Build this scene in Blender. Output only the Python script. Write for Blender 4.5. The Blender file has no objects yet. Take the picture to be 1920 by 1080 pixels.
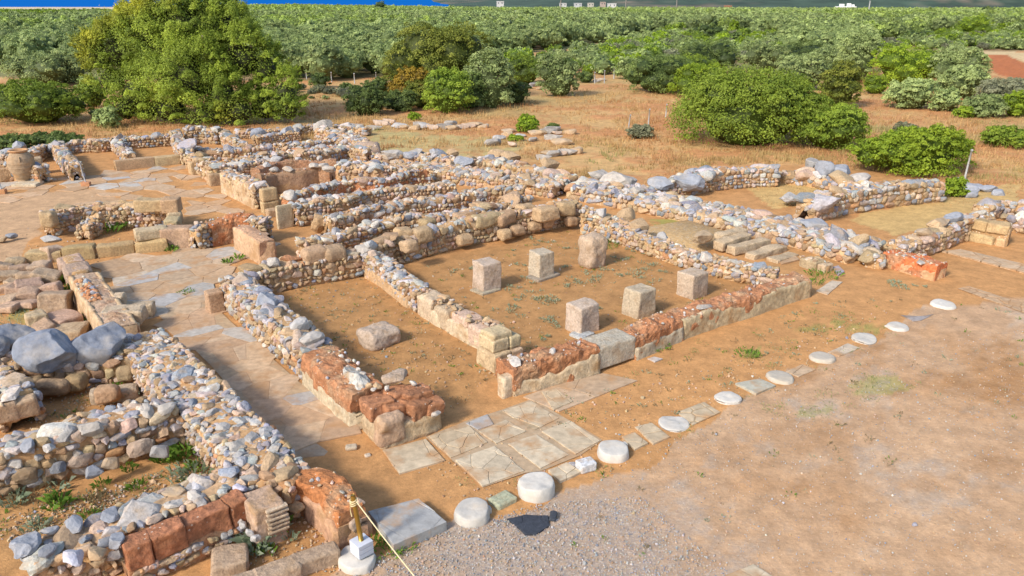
import bpy, bmesh, math, random
import numpy as np
from mathutils import Vector

rng = np.random.default_rng(7)
random.seed(7)
sc = bpy.context.scene
COL = sc.collection

# ------------------------------------------------------------------ camera model
F = 1493.0
HOR = -12.0
PITCH = math.atan((540 - HOR) / F)
CAM = np.array([0.0, 0.0, 8.0])
FW = np.array([0, math.cos(PITCH), -math.sin(PITCH)])
UP = np.array([0, math.sin(PITCH), math.cos(PITCH)])

def at(px, py, z=0.0):
    r = FW * F + np.array([1.0, 0, 0]) * (px - 960) + UP * (540 - py)
    return CAM + r * ((z - CAM[2]) / r[2])

def depth(p):
    return float(np.dot(np.asarray(p) - CAM, FW))

def z_over(py, y):
    """height seen at image row py at ground distance y"""
    r = FW * F + UP * (540 - py)
    return CAM[2] + r[2] / r[1] * y

def proj(P):
    d = P - CAM
    w = d @ FW
    return 960 + F * d[..., 0] / w, 540 - F * (d @ UP) / w

AX = np.array([0.81, 0.59, 0.0]); AX /= np.linalg.norm(AX)
BX = np.array([-AX[1], AX[0], 0.0])
YAW = math.atan2(AX[1], AX[0])

# ------------------------------------------------------------------ noise
def _hash(ix, iy, iz, seed):
    h = (ix * 374761393 + iy * 668265263 + iz * 2147483647 + seed * 974634777) & 0xFFFFFFFF
    h = ((h ^ (h >> 13)) * 1274126177) & 0xFFFFFFFF
    h = ((h ^ (h >> 16)) * 2246822519) & 0xFFFFFFFF
    return ((h ^ (h >> 15)) & 0xFFFFFF) / float(0xFFFFFF)

def vnoise(p, freq=1.0, seed=0):
    q = np.asarray(p, dtype=float) * freq
    i = np.floor(q).astype(np.int64)
    f = q - i
    f = f * f * (3 - 2 * f)
    out = 0
    for dx in (0, 1):
        wx = f[..., 0] if dx else 1 - f[..., 0]
        for dy in (0, 1):
            wy = f[..., 1] if dy else 1 - f[..., 1]
            for dz in (0, 1):
                wz = f[..., 2] if dz else 1 - f[..., 2]
                out = out + wx * wy * wz * _hash(i[..., 0] + dx, i[..., 1] + dy, i[..., 2] + dz, seed)
    return out * 2 - 1

def fbm(p, freq=1.0, seed=0, octv=3):
    a, s, tot = 1.0, 0, 0
    for o in range(octv):
        s = s + a * vnoise(p, freq * 2 ** o, seed + 17 * o)
        tot += a
        a *= 0.55
    return s / tot

def vec_noise(p, freq, seed, octv=2):
    return np.stack([fbm(p, freq, seed, octv), fbm(p, freq, seed + 101, octv), fbm(p, freq, seed + 203, octv)], -1)

def in_poly(x, y, poly):
    c = np.zeros(x.shape, bool)
    n = len(poly)
    for i in range(n):
        x1, y1 = poly[i][0], poly[i][1]
        x2, y2 = poly[(i + 1) % n][0], poly[(i + 1) % n][1]
        if y1 == y2:
            continue
        m = ((y1 > y) != (y2 > y)) & (x < (x2 - x1) * (y - y1) / (y2 - y1) + x1)
        c ^= m
    return c

# ------------------------------------------------------------------ objects
def thing(name, label, cat, loc=(0, 0, 0), group=None, kind=None):
    o = bpy.data.objects.new(name, None)
    COL.objects.link(o)
    o.location = [float(v) for v in loc]
    o.empty_display_size = 0.2
    tag(o, label, cat, group, kind)
    return o

def tag(o, label=None, cat=None, group=None, kind=None):
    if label: o["label"] = label
    if cat: o["category"] = cat
    if group: o["group"] = group
    if kind: o["kind"] = kind
    elif label and "kind" not in o: o["kind"] = "thing"
    return o

def root_of(o):
    while o.parent: o = o.parent
    return o

class MB:
    """collects triangles with a colour per vertex"""
    def __init__(s):
        s.V, s.T, s.C, s.n = [], [], [], 0
    def add(s, V, T, C):
        V = np.asarray(V, float).reshape(-1, 3)
        T = np.asarray(T, np.int64).reshape(-1, 3)
        C = np.asarray(C, float)
        if C.ndim == 1: C = np.tile(C, (len(V), 1))
        s.V.append(V); s.T.append(T + s.n); s.C.append(C[:, :3]); s.n += len(V)
    def build(s, name, mat, parent=None, loc=None, smooth=False):
        V = np.concatenate(s.V); T = np.concatenate(s.T); C = np.concatenate(s.C)
        me = bpy.data.meshes.new(name)
        off = np.zeros(3)
        if parent is not None: off = np.array(root_of(parent).location)
        elif loc is not None: off = np.asarray(loc, float)
        me.vertices.add(len(V)); me.vertices.foreach_set("co", (V - off).astype(np.float32).ravel())
        me.loops.add(len(T) * 3); me.loops.foreach_set("vertex_index", T.astype(np.int32).ravel())
        me.polygons.add(len(T)); me.polygons.foreach_set("loop_start", np.arange(0, len(T) * 3, 3, dtype=np.int32))
        me.polygons.foreach_set("use_smooth", np.full(len(T), smooth, bool))
        a = me.attributes.new("Col", 'FLOAT_COLOR', 'POINT')
        c4 = np.ones((len(V), 4), np.float32); c4[:, :3] = np.clip(C, 0.001, 1)
        a.data.foreach_set("color", c4.ravel())
        me.update(calc_edges=True)
        me.materials.append(mat)
        o = bpy.data.objects.new(name, me)
        COL.objects.link(o)
        if parent is not None: o.parent = parent
        elif loc is not None: o.location = [float(v) for v in loc]
        return o

def grid_tris(nr, nc, wrap=False):
    r = np.arange(nr - 1)[:, None]
    cc = np.arange(nc if wrap else nc - 1)[None, :]
    a = r * nc + cc; b = r * nc + (cc + 1) % nc; c = a + nc; d = b + nc
    return np.concatenate([np.stack([a, b, d], -1).reshape(-1, 3), np.stack([a, d, c], -1).reshape(-1, 3)])

# ------------------------------------------------------------------ materials
def mineral(name, fine=14.0, contrast=0.35, bump=0.35, rough=0.92, speck=0.0, speck_col=(0.6, 0.56, 0.5), speck_scale=30.0, bump_dist=0.02, stain=0.0, stain_col=(0.3, 0.16, 0.07)):
    m = bpy.data.materials.new(name); m.use_nodes = True
    nt = m.node_tree; N = nt.nodes; L = nt.links
    b = N["Principled BSDF"]; b.inputs["Roughness"].default_value = rough
    b.inputs["Specular IOR Level"].default_value = 0.25
    at_ = N.new("ShaderNodeAttribute"); at_.attribute_name = "Col"
    geo = N.new("ShaderNodeNewGeometry")
    n1 = N.new("ShaderNodeTexNoise"); n1.inputs["Scale"].default_value = fine; n1.inputs["Detail"].default_value = 6; n1.inputs["Roughness"].default_value = 0.65
    L.new(geo.outputs["Position"], n1.inputs["Vector"])
    mr = N.new("ShaderNodeMapRange"); mr.inputs["From Min"].default_value = 0.25; mr.inputs["From Max"].default_value = 0.75
    mr.inputs["To Min"].default_value = 1 - contrast; mr.inputs["To Max"].default_value = 1 + contrast
    L.new(n1.outputs["Fac"], mr.inputs["Value"])
    mx = N.new("ShaderNodeVectorMath"); mx.operation = 'SCALE'
    L.new(at_.outputs["Color"], mx.inputs[0]); L.new(mr.outputs["Result"], mx.inputs["Scale"])
    out = mx.outputs["Vector"]
    if stain > 0:
        n2 = N.new("ShaderNodeTexNoise"); n2.inputs["Scale"].default_value = fine * 0.22; n2.inputs["Detail"].default_value = 5; n2.inputs["Roughness"].default_value = 0.6
        L.new(geo.outputs["Position"], n2.inputs["Vector"])
        r2 = N.new("ShaderNodeMapRange"); r2.inputs["From Min"].default_value = 0.5; r2.inputs["From Max"].default_value = 0.66; r2.inputs["To Max"].default_value = stain
        L.new(n2.outputs["Fac"], r2.inputs["Value"])
        ms = N.new("ShaderNodeMix"); ms.data_type = 'RGBA'
        L.new(r2.outputs["Result"], ms.inputs["Factor"]); L.new(out, ms.inputs["A"]); ms.inputs["B"].default_value = (*stain_col, 1)
        out = ms.outputs["Result"]
    if speck > 0:
        v = N.new("ShaderNodeTexVoronoi"); v.inputs["Scale"].default_value = speck_scale
        L.new(geo.outputs["Position"], v.inputs["Vector"])
        sp = N.new("ShaderNodeSeparateColor"); L.new(v.outputs["Color"], sp.inputs["Color"])
        gt = N.new("ShaderNodeMath"); gt.operation = 'GREATER_THAN'; gt.inputs[1].default_value = 1 - speck
        L.new(sp.outputs["Red"], gt.inputs[0])
        lt = N.new("ShaderNodeMath"); lt.operation = 'LESS_THAN'; lt.inputs[1].default_value = 0.42
        L.new(v.outputs["Distance"], lt.inputs[0])
        mu = N.new("ShaderNodeMath"); mu.operation = 'MULTIPLY'; L.new(gt.outputs[0], mu.inputs[0]); L.new(lt.outputs[0], mu.inputs[1])
        ms = N.new("ShaderNodeMix"); ms.data_type = 'RGBA'
        L.new(mu.outputs[0], ms.inputs["Factor"]); L.new(out, ms.inputs["A"]); ms.inputs["B"].default_value = (*speck_col, 1)
        out = ms.outputs["Result"]
    L.new(out, b.inputs["Base Color"])
    if bump > 0:
        bp = N.new("ShaderNodeBump"); bp.inputs["Strength"].default_value = bump; bp.inputs["Distance"].default_value = bump_dist
        L.new(n1.outputs["Fac"], bp.inputs["Height"]); L.new(bp.outputs["Normal"], b.inputs["Normal"])
    return m

def foliage(name, trans=0.3, rough=0.6):
    m = bpy.data.materials.new(name); m.use_nodes = True
    nt = m.node_tree; N = nt.nodes; L = nt.links
    b = N["Principled BSDF"]; b.inputs["Roughness"].default_value = rough; b.inputs["Specular IOR Level"].default_value = 0.3
    a = N.new("ShaderNodeAttribute"); a.attribute_name = "Col"
    oi = N.new("ShaderNodeObjectInfo"); rr = N.new("ShaderNodeMapRange"); rr.inputs["To Min"].default_value = .82; rr.inputs["To Max"].default_value = 1.18
    L.new(oi.outputs["Random"], rr.inputs["Value"])
    sv = N.new("ShaderNodeVectorMath"); sv.operation = 'SCALE'; L.new(a.outputs["Color"], sv.inputs[0]); L.new(rr.outputs["Result"], sv.inputs["Scale"])
    L.new(sv.outputs["Vector"], b.inputs["Base Color"])
    t = N.new("ShaderNodeBsdfTranslucent"); L.new(sv.outputs["Vector"], t.inputs["Color"])
    mx = N.new("ShaderNodeMixShader"); mx.inputs["Fac"].default_value = trans
    L.new(b.outputs[0], mx.inputs[1]); L.new(t.outputs[0], mx.inputs[2])
    L.new(mx.outputs[0], N["Material Output"].inputs["Surface"])
    return m

M_STONE = mineral("limestone_rubble", fine=18, contrast=0.42, bump=0.8, stain=0.5, stain_col=(0.44, 0.29, 0.155))
M_BOULDER = mineral("grey_limestone", fine=7, contrast=0.28, bump=0.8, bump_dist=0.04, stain=0.5, stain_col=(0.42, 0.36, 0.29))
M_BLOCK = mineral("sandstone_block", fine=18, contrast=0.4, bump=0.9, bump_dist=0.03, stain=0.45, stain_col=(0.30, 0.19, 0.10))
M_EARTH = mineral("earth_mortar", fine=10, contrast=0.4, bump=0.8, speck=0.25, speck_col=(0.50, 0.40, 0.28), speck_scale=16, bump_dist=0.03)
M_MUD = mineral("mudbrick_earth", fine=11, contrast=0.55, bump=1.0, speck=0.03, speck_col=(0.54, 0.40, 0.30), speck_scale=26, bump_dist=0.05, stain=.6, stain_col=(.27,.115,.05))
M_PLASTER = mineral("lime_plaster", fine=9, contrast=0.42, bump=1.0, bump_dist=0.04, stain=0.8, stain_col=(0.37, 0.215, 0.095))
M_PAVE = mineral("flagstone", fine=7, contrast=0.28, bump=0.4, stain=0.9, stain_col=(0.42, 0.24, 0.115))
M_SCHIST = mineral("dark_schist", fine=16, contrast=.35, bump=.6)
M_WHITE = mineral("white_limestone", fine=12, contrast=0.14, bump=0.3, stain=0.35, stain_col=(0.50, 0.38, 0.25))
M_PEB = mineral("pebbles", fine=40, contrast=0.2, bump=0.0)
M_LEAF = foliage("leaves", 0.28)
M_GRASS = foliage("grass_blades", 0.3, 0.8)
M_BARK = mineral("bark", fine=12, contrast=0.4, bump=0.6)
M_PLAIN = mineral("painted", fine=5, contrast=0.06, bump=0.0, rough=0.55)
M_CLAY = mineral("fired_clay", fine=9, contrast=0.3, bump=0.2, stain=0.6, stain_col=(0.42, 0.22, 0.08))

def ground_material():
    m = bpy.data.materials.new("earth_ground"); m.use_nodes = True
    nt = m.node_tree; N = nt.nodes; L = nt.links
    b = N["Principled BSDF"]; b.inputs["Roughness"].default_value = 0.96; b.inputs["Specular IOR Level"].default_value = 0.15
    a = N.new("ShaderNodeAttribute"); a.attribute_name = "Col"
    g = N.new("ShaderNodeAttribute"); g.attribute_name = "gravel"
    geo = N.new("ShaderNodeNewGeometry")
    def noise(s, d=6, r=0.65):
        n = N.new("ShaderNodeTexNoise"); n.inputs["Scale"].default_value = s; n.inputs["Detail"].default_value = d; n.inputs["Roughness"].default_value = r
        L.new(geo.outputs["Position"], n.inputs["Vector"]); return n
    n1 = noise(2.6, 8, 0.72)
    mr = N.new("ShaderNodeMapRange"); mr.inputs["From Min"].default_value = 0.28; mr.inputs["From Max"].default_value = 0.72; mr.inputs["To Min"].default_value = 0.72; mr.inputs["To Max"].default_value = 1.28
    L.new(n1.outputs["Fac"], mr.inputs["Value"])
    sc1 = N.new("ShaderNodeVectorMath"); sc1.operation = 'SCALE'; L.new(a.outputs["Color"], sc1.inputs[0]); L.new(mr.outputs["Result"], sc1.inputs["Scale"])
    n5 = noise(13, 8, 0.8)
    m5 = N.new("ShaderNodeMapRange"); m5.inputs["From Min"].default_value = 0.3; m5.inputs["From Max"].default_value = 0.7; m5.inputs["To Min"].default_value = 0.80; m5.inputs["To Max"].default_value = 1.18
    L.new(n5.outputs["Fac"], m5.inputs["Value"])
    sc2 = N.new("ShaderNodeVectorMath"); sc2.operation = 'SCALE'; L.new(sc1.outputs["Vector"], sc2.inputs[0]); L.new(m5.outputs["Result"], sc2.inputs["Scale"]); sc1 = sc2
    # gravel: every stone its own tint
    v = N.new("ShaderNodeTexVoronoi"); v.inputs["Scale"].default_value = 34; L.new(geo.outputs["Position"], v.inputs["Vector"])
    sp = N.new("ShaderNodeSeparateColor"); L.new(v.outputs["Color"], sp.inputs["Color"])
    cr = N.new("ShaderNodeValToRGB"); L.new(sp.outputs["Red"], cr.inputs["Fac"])
    e = cr.color_ramp; e.elements[0].position = 0; e.elements[0].color = (0.29, 0.235, 0.195, 1); e.elements[1].position = 1; e.elements[1].color = (0.50, 0.43, 0.36, 1)
    for p, c in ((0.3, (0.335, 0.28, 0.24, 1)), (0.6, (0.39, 0.30, 0.215, 1)), (0.85, (0.43, 0.35, 0.28, 1))):
        x = e.elements.new(p); x.color = c
    n3 = noise(5.0, 6, 0.7)
    ad = N.new("ShaderNodeMath"); ad.operation = 'ADD'; L.new(g.outputs["Fac"], ad.inputs[0]); L.new(n3.outputs["Fac"], ad.inputs[1])
    fr = N.new("ShaderNodeMapRange"); fr.inputs["From Min"].default_value = 0.72; fr.inputs["From Max"].default_value = 1.15; fr.inputs["To Max"].default_value = 0.85
    L.new(ad.outputs[0], fr.inputs["Value"])
    mx = N.new("ShaderNodeMix"); mx.data_type = 'RGBA'; L.new(fr.outputs["Result"], mx.inputs["Factor"]); L.new(sc1.outputs["Vector"], mx.inputs["A"]); L.new(cr.outputs["Color"], mx.inputs["B"])
    L.new(mx.outputs["Result"], b.inputs["Base Color"])
    bp = N.new("ShaderNodeBump"); bp.inputs["Strength"].default_value = 0.6; bp.inputs["Distance"].default_value = 0.03
    n4 = noise(16, 5, 0.7); L.new(n4.outputs["Fac"], bp.inputs["Height"]); L.new(bp.outputs["Normal"], b.inputs["Normal"])
    return m
M_GROUND = ground_material()

# ------------------------------------------------------------------ stone shapes
def ico(k):
    bm = bmesh.new(); bmesh.ops.create_icosphere(bm, subdivisions=k, radius=1.0)
    V = np.array([v.co[:] for v in bm.verts]); T = np.array([[v.index for v in f.verts] for f in bm.faces]); bm.free()
    return V, T

def rot0(r):
    q = r.normal(size=4) * np.array([1, .22, .22, .5]); q[0] = abs(q[0]) + .6; q /= np.linalg.norm(q); w, x, y, z = q
    return np.array([[1 - 2 * (y * y + z * z), 2 * (x * y - z * w), 2 * (x * z + y * w)], [2 * (x * y + z * w), 1 - 2 * (x * x + z * z), 2 * (y * z - x * w)], [2 * (x * z - y * w), 2 * (y * z + x * w), 1 - 2 * (x * x + y * y)]])

def chipped(k, seed, nplanes=9, amp=0.07):
    r = np.random.default_rng(seed)
    V, T = ico(k)
    V = V.copy()
    if k < 5: V = np.sign(V) * np.abs(V) ** .62; V = V @ rot0(r)
    for _ in range(nplanes):
        n = r.normal(size=3); n /= np.linalg.norm(n)
        d = r.uniform(0.60, 1.0) if k < 5 else r.uniform(.50, .86)
        e = V @ n - d
        V -= np.where(e > 0, e, 0)[:, None] * n * 0.92
    V += vec_noise(V, 2.3, seed, 2) * amp
    V /= np.abs(V).max(0)
    return V, T
S2 = [chipped(2, 100 + i, 11, 0.05) for i in range(24)]
S3 = [chipped(3, 300 + i, 13, 0.06) for i in range(20)]
S4 = [chipped(5, 500 + i, 10, 0.10) for i in range(8)]

PAL = np.array([[.255, .26, .28], [.385, .36, .335], [.49, .435, .375], [.42, .29, .17], [.46, .335, .245], [.31, .20, .115], [.42, .225, .105]])
MIX = {
    'top_blue': [.26, .33, .14, .14, .10, .02, .01],
    'face_blue': [.15, .17, .05, .31, .16, .13, .03],
    'top_white': [.16, .30, .13, .20, .17, .03, .01],
    'face_tan': [.10, .09, .03, .40, .17, .18, .03],
    'top_tan': [.12, .20, .10, .33, .18, .05, .02],
    'tan_only': [.02, .04, .03, .55, .16, .18, .02],
    'blue_all': [.33, .30, .12, .15, .06, .03, .01],
}
def pick_cols(mix, n):
    c = PAL[rng.choice(7, n, p=np.array(MIX[mix]) / sum(MIX[mix]))]
    return c * rng.uniform(0.78, 1.2, (n, 1)) * rng.uniform(0.94, 1.06, (n, 3))

def rotmats(yaw, rx, ry, base=None):
    n = len(yaw)
    cz, sz = np.cos(yaw), np.sin(yaw); cx, sx = np.cos(rx), np.sin(rx); cy, sy = np.cos(ry), np.sin(ry)
    Z = np.zeros(n); O = np.ones(n)
    Rz = np.stack([cz, -sz, Z, sz, cz, Z, Z, Z, O], -1).reshape(n, 3, 3)
    Rx = np.stack([O, Z, Z, Z, cx, -sx, Z, sx, cx], -1).reshape(n, 3, 3)
    Ry = np.stack([cy, Z, sy, Z, O, Z, -sy, Z, cy], -1).reshape(n, 3, 3)
    R = Rz @ Rx @ Ry
    if base is not None: R = base @ R
    return R

def scatter(mb, pos, scl, R, col, lod=None):
    """put stones (arrays) into a mesh builder"""
    n = len(pos)
    if n == 0: return
    px = scl.max(1) * 2 * F / np.maximum((pos - CAM) @ FW, 4)
    lv = (px > 17).astype(int) if lod is None else np.full(n, lod)
    which = rng.integers(0, 1000, n)
    for L_, tmpl in ((0, S2), (1, S3), (2, S4)):
        for k in range(len(tmpl)):
            m = (lv == L_) & (which % len(tmpl) == k)
            if not m.any(): continue
            V, T = tmpl[k]
            W = np.einsum('nij,nvj->nvi', R[m], V[None] * scl[m][:, None, :]) + pos[m][:, None, :]
            nv = len(V)
            TT = (T[None] + (np.arange(m.sum()) * nv)[:, None, None]).reshape(-1, 3)
            C = np.repeat(col[m], nv, 0)
            mb.add(W.reshape(-1, 3), TT, C)

# ------------------------------------------------------------------ rounded blocks
def block_geo(L, W, H, r=0.06, amp=0.02, seed=0, n=9):
    """a weathered squared block standing on z=0, centred in x and y"""
    g = np.linspace(-1, 1, n)
    V = []; T = []; k = 0
    for ax in range(3):
        for s in (-1, 1):
            u, v = np.meshgrid(g, g, indexing='ij')
            P = np.zeros((n, n, 3)); P[..., ax] = s; P[..., (ax + 1) % 3] = u * s; P[..., (ax + 2) % 3] = v
            V.append(P.reshape(-1, 3)); T.append(grid_tris(n, n) + k); k += n * n
    V = np.concatenate(V); T = np.concatenate(T)
    half = np.array([L / 2, W / 2, H / 2]); r = min(r, half.min() * 0.8)
    Pp = V * half
    inner = np.clip(Pp, -(half - r), half - r)
    d = Pp - inner; ln = np.linalg.norm(d, axis=1, keepdims=True)
    Pp = inner + d / np.maximum(ln, 1e-9) * np.minimum(ln, r)
    sd = seed * 13.7
    Pp = Pp + vec_noise(Pp + sd, 3.2, seed, 3) * amp + vec_noise(Pp + sd, 1.3, seed + 5, 1) * amp * 1.1
    Pp[:, 2] += H / 2
    return Pp, T

def rot_z(V, a):
    c, s = math.cos(a), math.sin(a)
    return V @ np.array([[c, s, 0], [-s, c, 0], [0, 0, 1]])

def tilt(V, ax, ay):
    c, s = math.cos(ax), math.sin(ax)
    V = V @ np.array([[1, 0, 0], [0, c, s], [0, -s, c]])
    c, s = math.cos(ay), math.sin(ay)
    return V @ np.array([[c, 0, -s], [0, 1, 0], [s, 0, c]])

SANDSTONE = np.array([.42, .285, .16])
def col_block(k=0.0, base=SANDSTONE):
    return np.asarray(base) * rng.uniform(0.82, 1.14) * rng.uniform(0.95, 1.05, 3)

_bseed = [1000]
def put_block(name, mat, L, W, H, loc, yaw=YAW, r=0.06, amp=0.02, col=None, parent=None, tl=(0, 0), n=9, z=0.0, lowcol=None):
    _bseed[0] += 1
    V, T = block_geo(L, W, H, r, amp, _bseed[0], n)
    c = np.asarray(col if col is not None else col_block())
    C = c[None] * (1 + 0.16 * fbm(V * 1.0 + _bseed[0], 2.5, 9))[:, None]
    V = rot_z(tilt(V, *tl), yaw) + np.array([loc[0], loc[1], z])
    mb = MB(); mb.add(V, T, C)
    return mb.build(name, mat, parent, loc=None if parent is not None else (loc[0], loc[1], z))

# ------------------------------------------------------------------ walls
def resample(P, step):
    P = np.asarray(P, float)
    seg = np.linalg.norm(np.diff(P[:, :2], axis=0), axis=1)
    cum = np.concatenate([[0], np.cumsum(seg)])
    n = max(4, int(cum[-1] / step) + 1)
    s = np.linspace(0, cum[-1], n)
    Q = np.stack([np.interp(s, cum, P[:, k]) for k in range(P.shape[1])], -1)
    # soften corners
    for _ in range(2):
        Q[1:-1] = (Q[:-2] + 2 * Q[1:-1] + Q[2:]) / 4
    return s, Q

class Line:
    """centre line of a wall: position, tangent, normal and top height along s"""
    def __init__(self, px, h, z0=0.0, rough=0.10, seed=0, step=0.11):
        pts = []
        for p in px:
            hh = p[2] if len(p) > 2 else h
            w = at(p[0], p[1], z0 + hh)
            pts.append([w[0], w[1], hh])
        self.z0 = z0
        self.s, Q = resample(pts, step)
        self.P = Q[:, :2]
        t = np.gradient(self.P, axis=0); t /= np.linalg.norm(t, axis=1, keepdims=True)
        self.T = t; self.Nn = np.stack([-t[:, 1], t[:, 0]], -1)
        q = np.concatenate([self.P, np.zeros((len(Q), 1))], 1)
        self.H = Q[:, 2] * (1 + rough * 1.5 * fbm(q, 1.1, seed, 3))
        self.L = self.s[-1]
        self.mid = np.array([*self.P[len(self.P) // 2], z0])
        # which side looks at the camera
        m = len(self.P) // 2
        self.front = 1 if np.dot(self.Nn[m], CAM[:2] - self.P[m]) > 0 else -1
    def at(self, s):
        f = lambda a: np.interp(s, self.s, a)
        return (np.stack([f(self.P[:, 0]), f(self.P[:, 1])], -1), np.stack([f(self.T[:, 0]), f(self.T[:, 1])], -1),
                np.stack([f(self.Nn[:, 0]), f(self.Nn[:, 1])], -1), f(self.H))

def core_mesh(ln, t, col, seed, amp=0.04, drop=0.02, shrink=0.11, fine=False):
    prof = [(-.5, 0), (-.5, .3), (-.5, .6), (-.49, .85), (-.42, .98), (-.25, 1.0), (-.08, 1.02), (.08, 1.02), (.25, 1.0), (.42, .98), (.49, .85), (.5, .6), (.5, .3), (.5, 0)]
    o = np.array([p[0] for p in prof]) * (t - shrink); zf = np.array([p[1] for p in prof])
    if fine:
        q = np.linspace(0, len(o) - 1, 40); o = np.interp(q, np.arange(len(o)), o); zf = np.interp(q, np.arange(len(zf)), zf); prof = list(zip(o, zf))
    ns = len(ln.s); nc = len(prof)
    V = np.zeros((ns, nc, 3))
    V[..., :2] = ln.P[:, None, :] + ln.Nn[:, None, :] * o[None, :, None]
    V[..., 2] = ln.z0 + zf[None] * np.maximum(ln.H - drop, 0.05)[:, None]
    V[:, [0, -1], 2] = ln.z0 - 0.15
    V += vec_noise(V, 2.2, seed, 3) * amp * np.array([1, 1, 0.8])
    if fine:
        b = fbm(V, 7.0, seed + 5, 3); V[..., 2] += np.where(zf > .8, 1, .2)[None] * b * amp * .9; V[..., :2] += (np.sign(o)[None, :, None] * ln.Nn[:, None, :]) * (b * amp * .5)[..., None]
    V[:, [0, -1], 2] = ln.z0 - 0.15
    T = grid_tris(ns, nc)
    flat = V.reshape(-1, 3)
    c0 = V[0].mean(0); c1 = V[-1].mean(0)
    flat = np.concatenate([flat, [c0], [c1]])
    e = []
    for j in range(nc - 1):
        e.append([ns * nc, j + 1, j]); e.append([ns * nc + 1, (ns - 1) * nc + j, (ns - 1) * nc + j + 1])
    T = np.concatenate([T, np.array(e)])
    C = np.asarray(col)[None] * (1 + 0.22 * fbm(flat, 1.6, seed + 3))[:, None]
    if fine:
        k = np.clip(fbm(flat, 3.0, seed + 8, 3) * 2.2, 0, .7)[:, None]; C = C * (1 - k) + np.array([.40, .26, .15]) * k
    mb = MB(); mb.add(flat, T, C)
    return mb

EARTH = np.array([.44, .265, .125])
REDMUD = np.array([.40, .175, .08])
_seed = [0]
def stones_on(ln, t, fs=0.2, cs=0.26, face='face_tan', top='top_white', s0=0, s1=None, skip=0.08, faces=True, tops=True, topskip=0.14, ends=True, zmin=0.0):
    s1 = ln.L if s1 is None else s1
    S, OFF, Z, SC, KIND = [], [], [], [], []
    fs *= .88; cs *= .84
    if faces:
        for side in (-1, 1):
            hm = float(ln.H.max()); z = zmin + 0.02
            while z < hm:
                sr = fs * random.uniform(0.65, 1.35)
                x = s0 + random.uniform(0, fs)
                while x < s1:
                    l = sr * math.exp(random.gauss(0.12, 0.33))
                    xc = x + l / 2
                    hh = float(np.interp(xc, ln.s, ln.H))
                    if z + sr * 0.55 < hh and random.random() > skip:
                        S.append(xc); OFF.append(side * (t / 2 - 0.055 + random.uniform(-.02, .02))); Z.append(z + sr * 0.5 + random.uniform(-.02, .02))
                        SC.append((l * 0.54, random.uniform(.075, .115), sr * random.uniform(.46, .58))); KIND.append(0)
                    x += l * random.uniform(0.88, 1.04)
                z += sr * 0.82
        if ends:
            for xe in ([s0] if s0 == 0 else []) + ([s1] if s1 == ln.L else []):
                for k in range(int(t * ln.H.mean() / (fs * fs) * 0.9)):
                    S.append(xe + random.uniform(-.02, .06) * (1 if xe > 0 else -1)); OFF.append(random.uniform(-.5, .5) * t * 0.92); Z.append(random.uniform(zmin + .05, float(np.interp(xe, ln.s, ln.H)) - 0.05))
                    r = fs * random.uniform(.35, .6); SC.append((r * .8, r, r * .85)); KIND.append(0)
    if tops:
        na = max(1, int(t / (cs * 0.72))); x = s0
        while x < s1:
            for j in range(na):
                if random.random() < topskip: continue
                a = cs * math.exp(random.gauss(-0.18, 0.50)) * 0.55
                xc = min(max(x + random.uniform(-.4, .4) * cs, s0), s1)
                S.append(xc); lim = t / 2 - a * .75; OFF.append(max(-lim, min(lim, ((j + 0.5) / na - 0.5) * (t - 0.04) + random.uniform(-.3, .3) * cs * 0.6)))
                hh = float(np.interp(xc, ln.s, ln.H))
                SC.append((a * random.uniform(1, 1.4), a * random.uniform(.7, 1.0), a * random.uniform(.42, .7)))
                Z.append(hh - 0.02 + SC[-1][2] * random.uniform(-.70, .12)); KIND.append(1)
            x += cs * 0.72
    if not S: return None
    S = np.array(S); OFF = np.array(OFF); Z = np.array(Z); SC = np.array(SC); KIND = np.array(KIND)
    P, T, Nn, H = ln.at(S)
    pos = np.concatenate([P + Nn * OFF[:, None], (ln.z0 + Z)[:, None]], 1)
    base = np.zeros((len(S), 3, 3)); base[:, :2, 0] = T; base[:, :2, 1] = Nn; base[:, 2, 2] = 1
    k = KIND == 1
    yaw = np.where(k, rng.uniform(-3.14, 3.14, len(S)), rng.normal(0, 0.12, len(S)))
    R = rotmats(yaw, rng.normal(0, 1, len(S)) * np.where(k, .3, .15), rng.normal(0, 1, len(S)) * np.where(k, .3, .25), base)
    col = np.where(k[:, None], pick_cols(top, len(S)), pick_cols(face, len(S)))
    mb = MB(); scatter(mb, pos, SC, R, col)
    return mb

def boulder(parent, px, py, z, size, yaw=None, col=None, mat=None, name='boulder', tl=None, lod=None):
    """one big stone whose centre is seen at (px,py), height z"""
    if name in ('capstone', 'loose_stone'):
        z -= .05; size = (size[0], size[1], size[2] * .85)
    p = at(px, py, z)
    if name == 'block':
        return put_block('block', M_BLOCK, size[0], size[1], size[2], p, yaw, .13, .05, col if col is not None else col_block(), parent, tl or (0, 0), z=z - size[2] / 2, n=12)
    yaw = random.uniform(-3, 3) if yaw is None else yaw
    tl = (random.gauss(0, .12), random.gauss(0, .12)) if tl is None else tl
    R = rotmats(np.array([yaw]), np.array([tl[0]]), np.array([tl[1]]))
    big = max(size) * F / depth(p) > 60 if lod is None else lod == 2
    V, T = random.choice(S4 if big else S3)
    W = (V * (np.array(size) / 2)) @ R[0].T
    W = W + vec_noise(W + p, 2.5 / max(size), int(abs(px)), 2) * 0.05 * max(size)
    c = np.asarray(col if col is not None else PAL[1] * random.uniform(.75, 1.05))
    C = c[None] * (1 + .15 * fbm(W + p, 2.0, 5))[:, None]
    mb = MB(); mb.add(W + p, T, C)
    return mb.build(name, mat or M_BOULDER, parent, loc=None if parent is not None else p)

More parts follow.
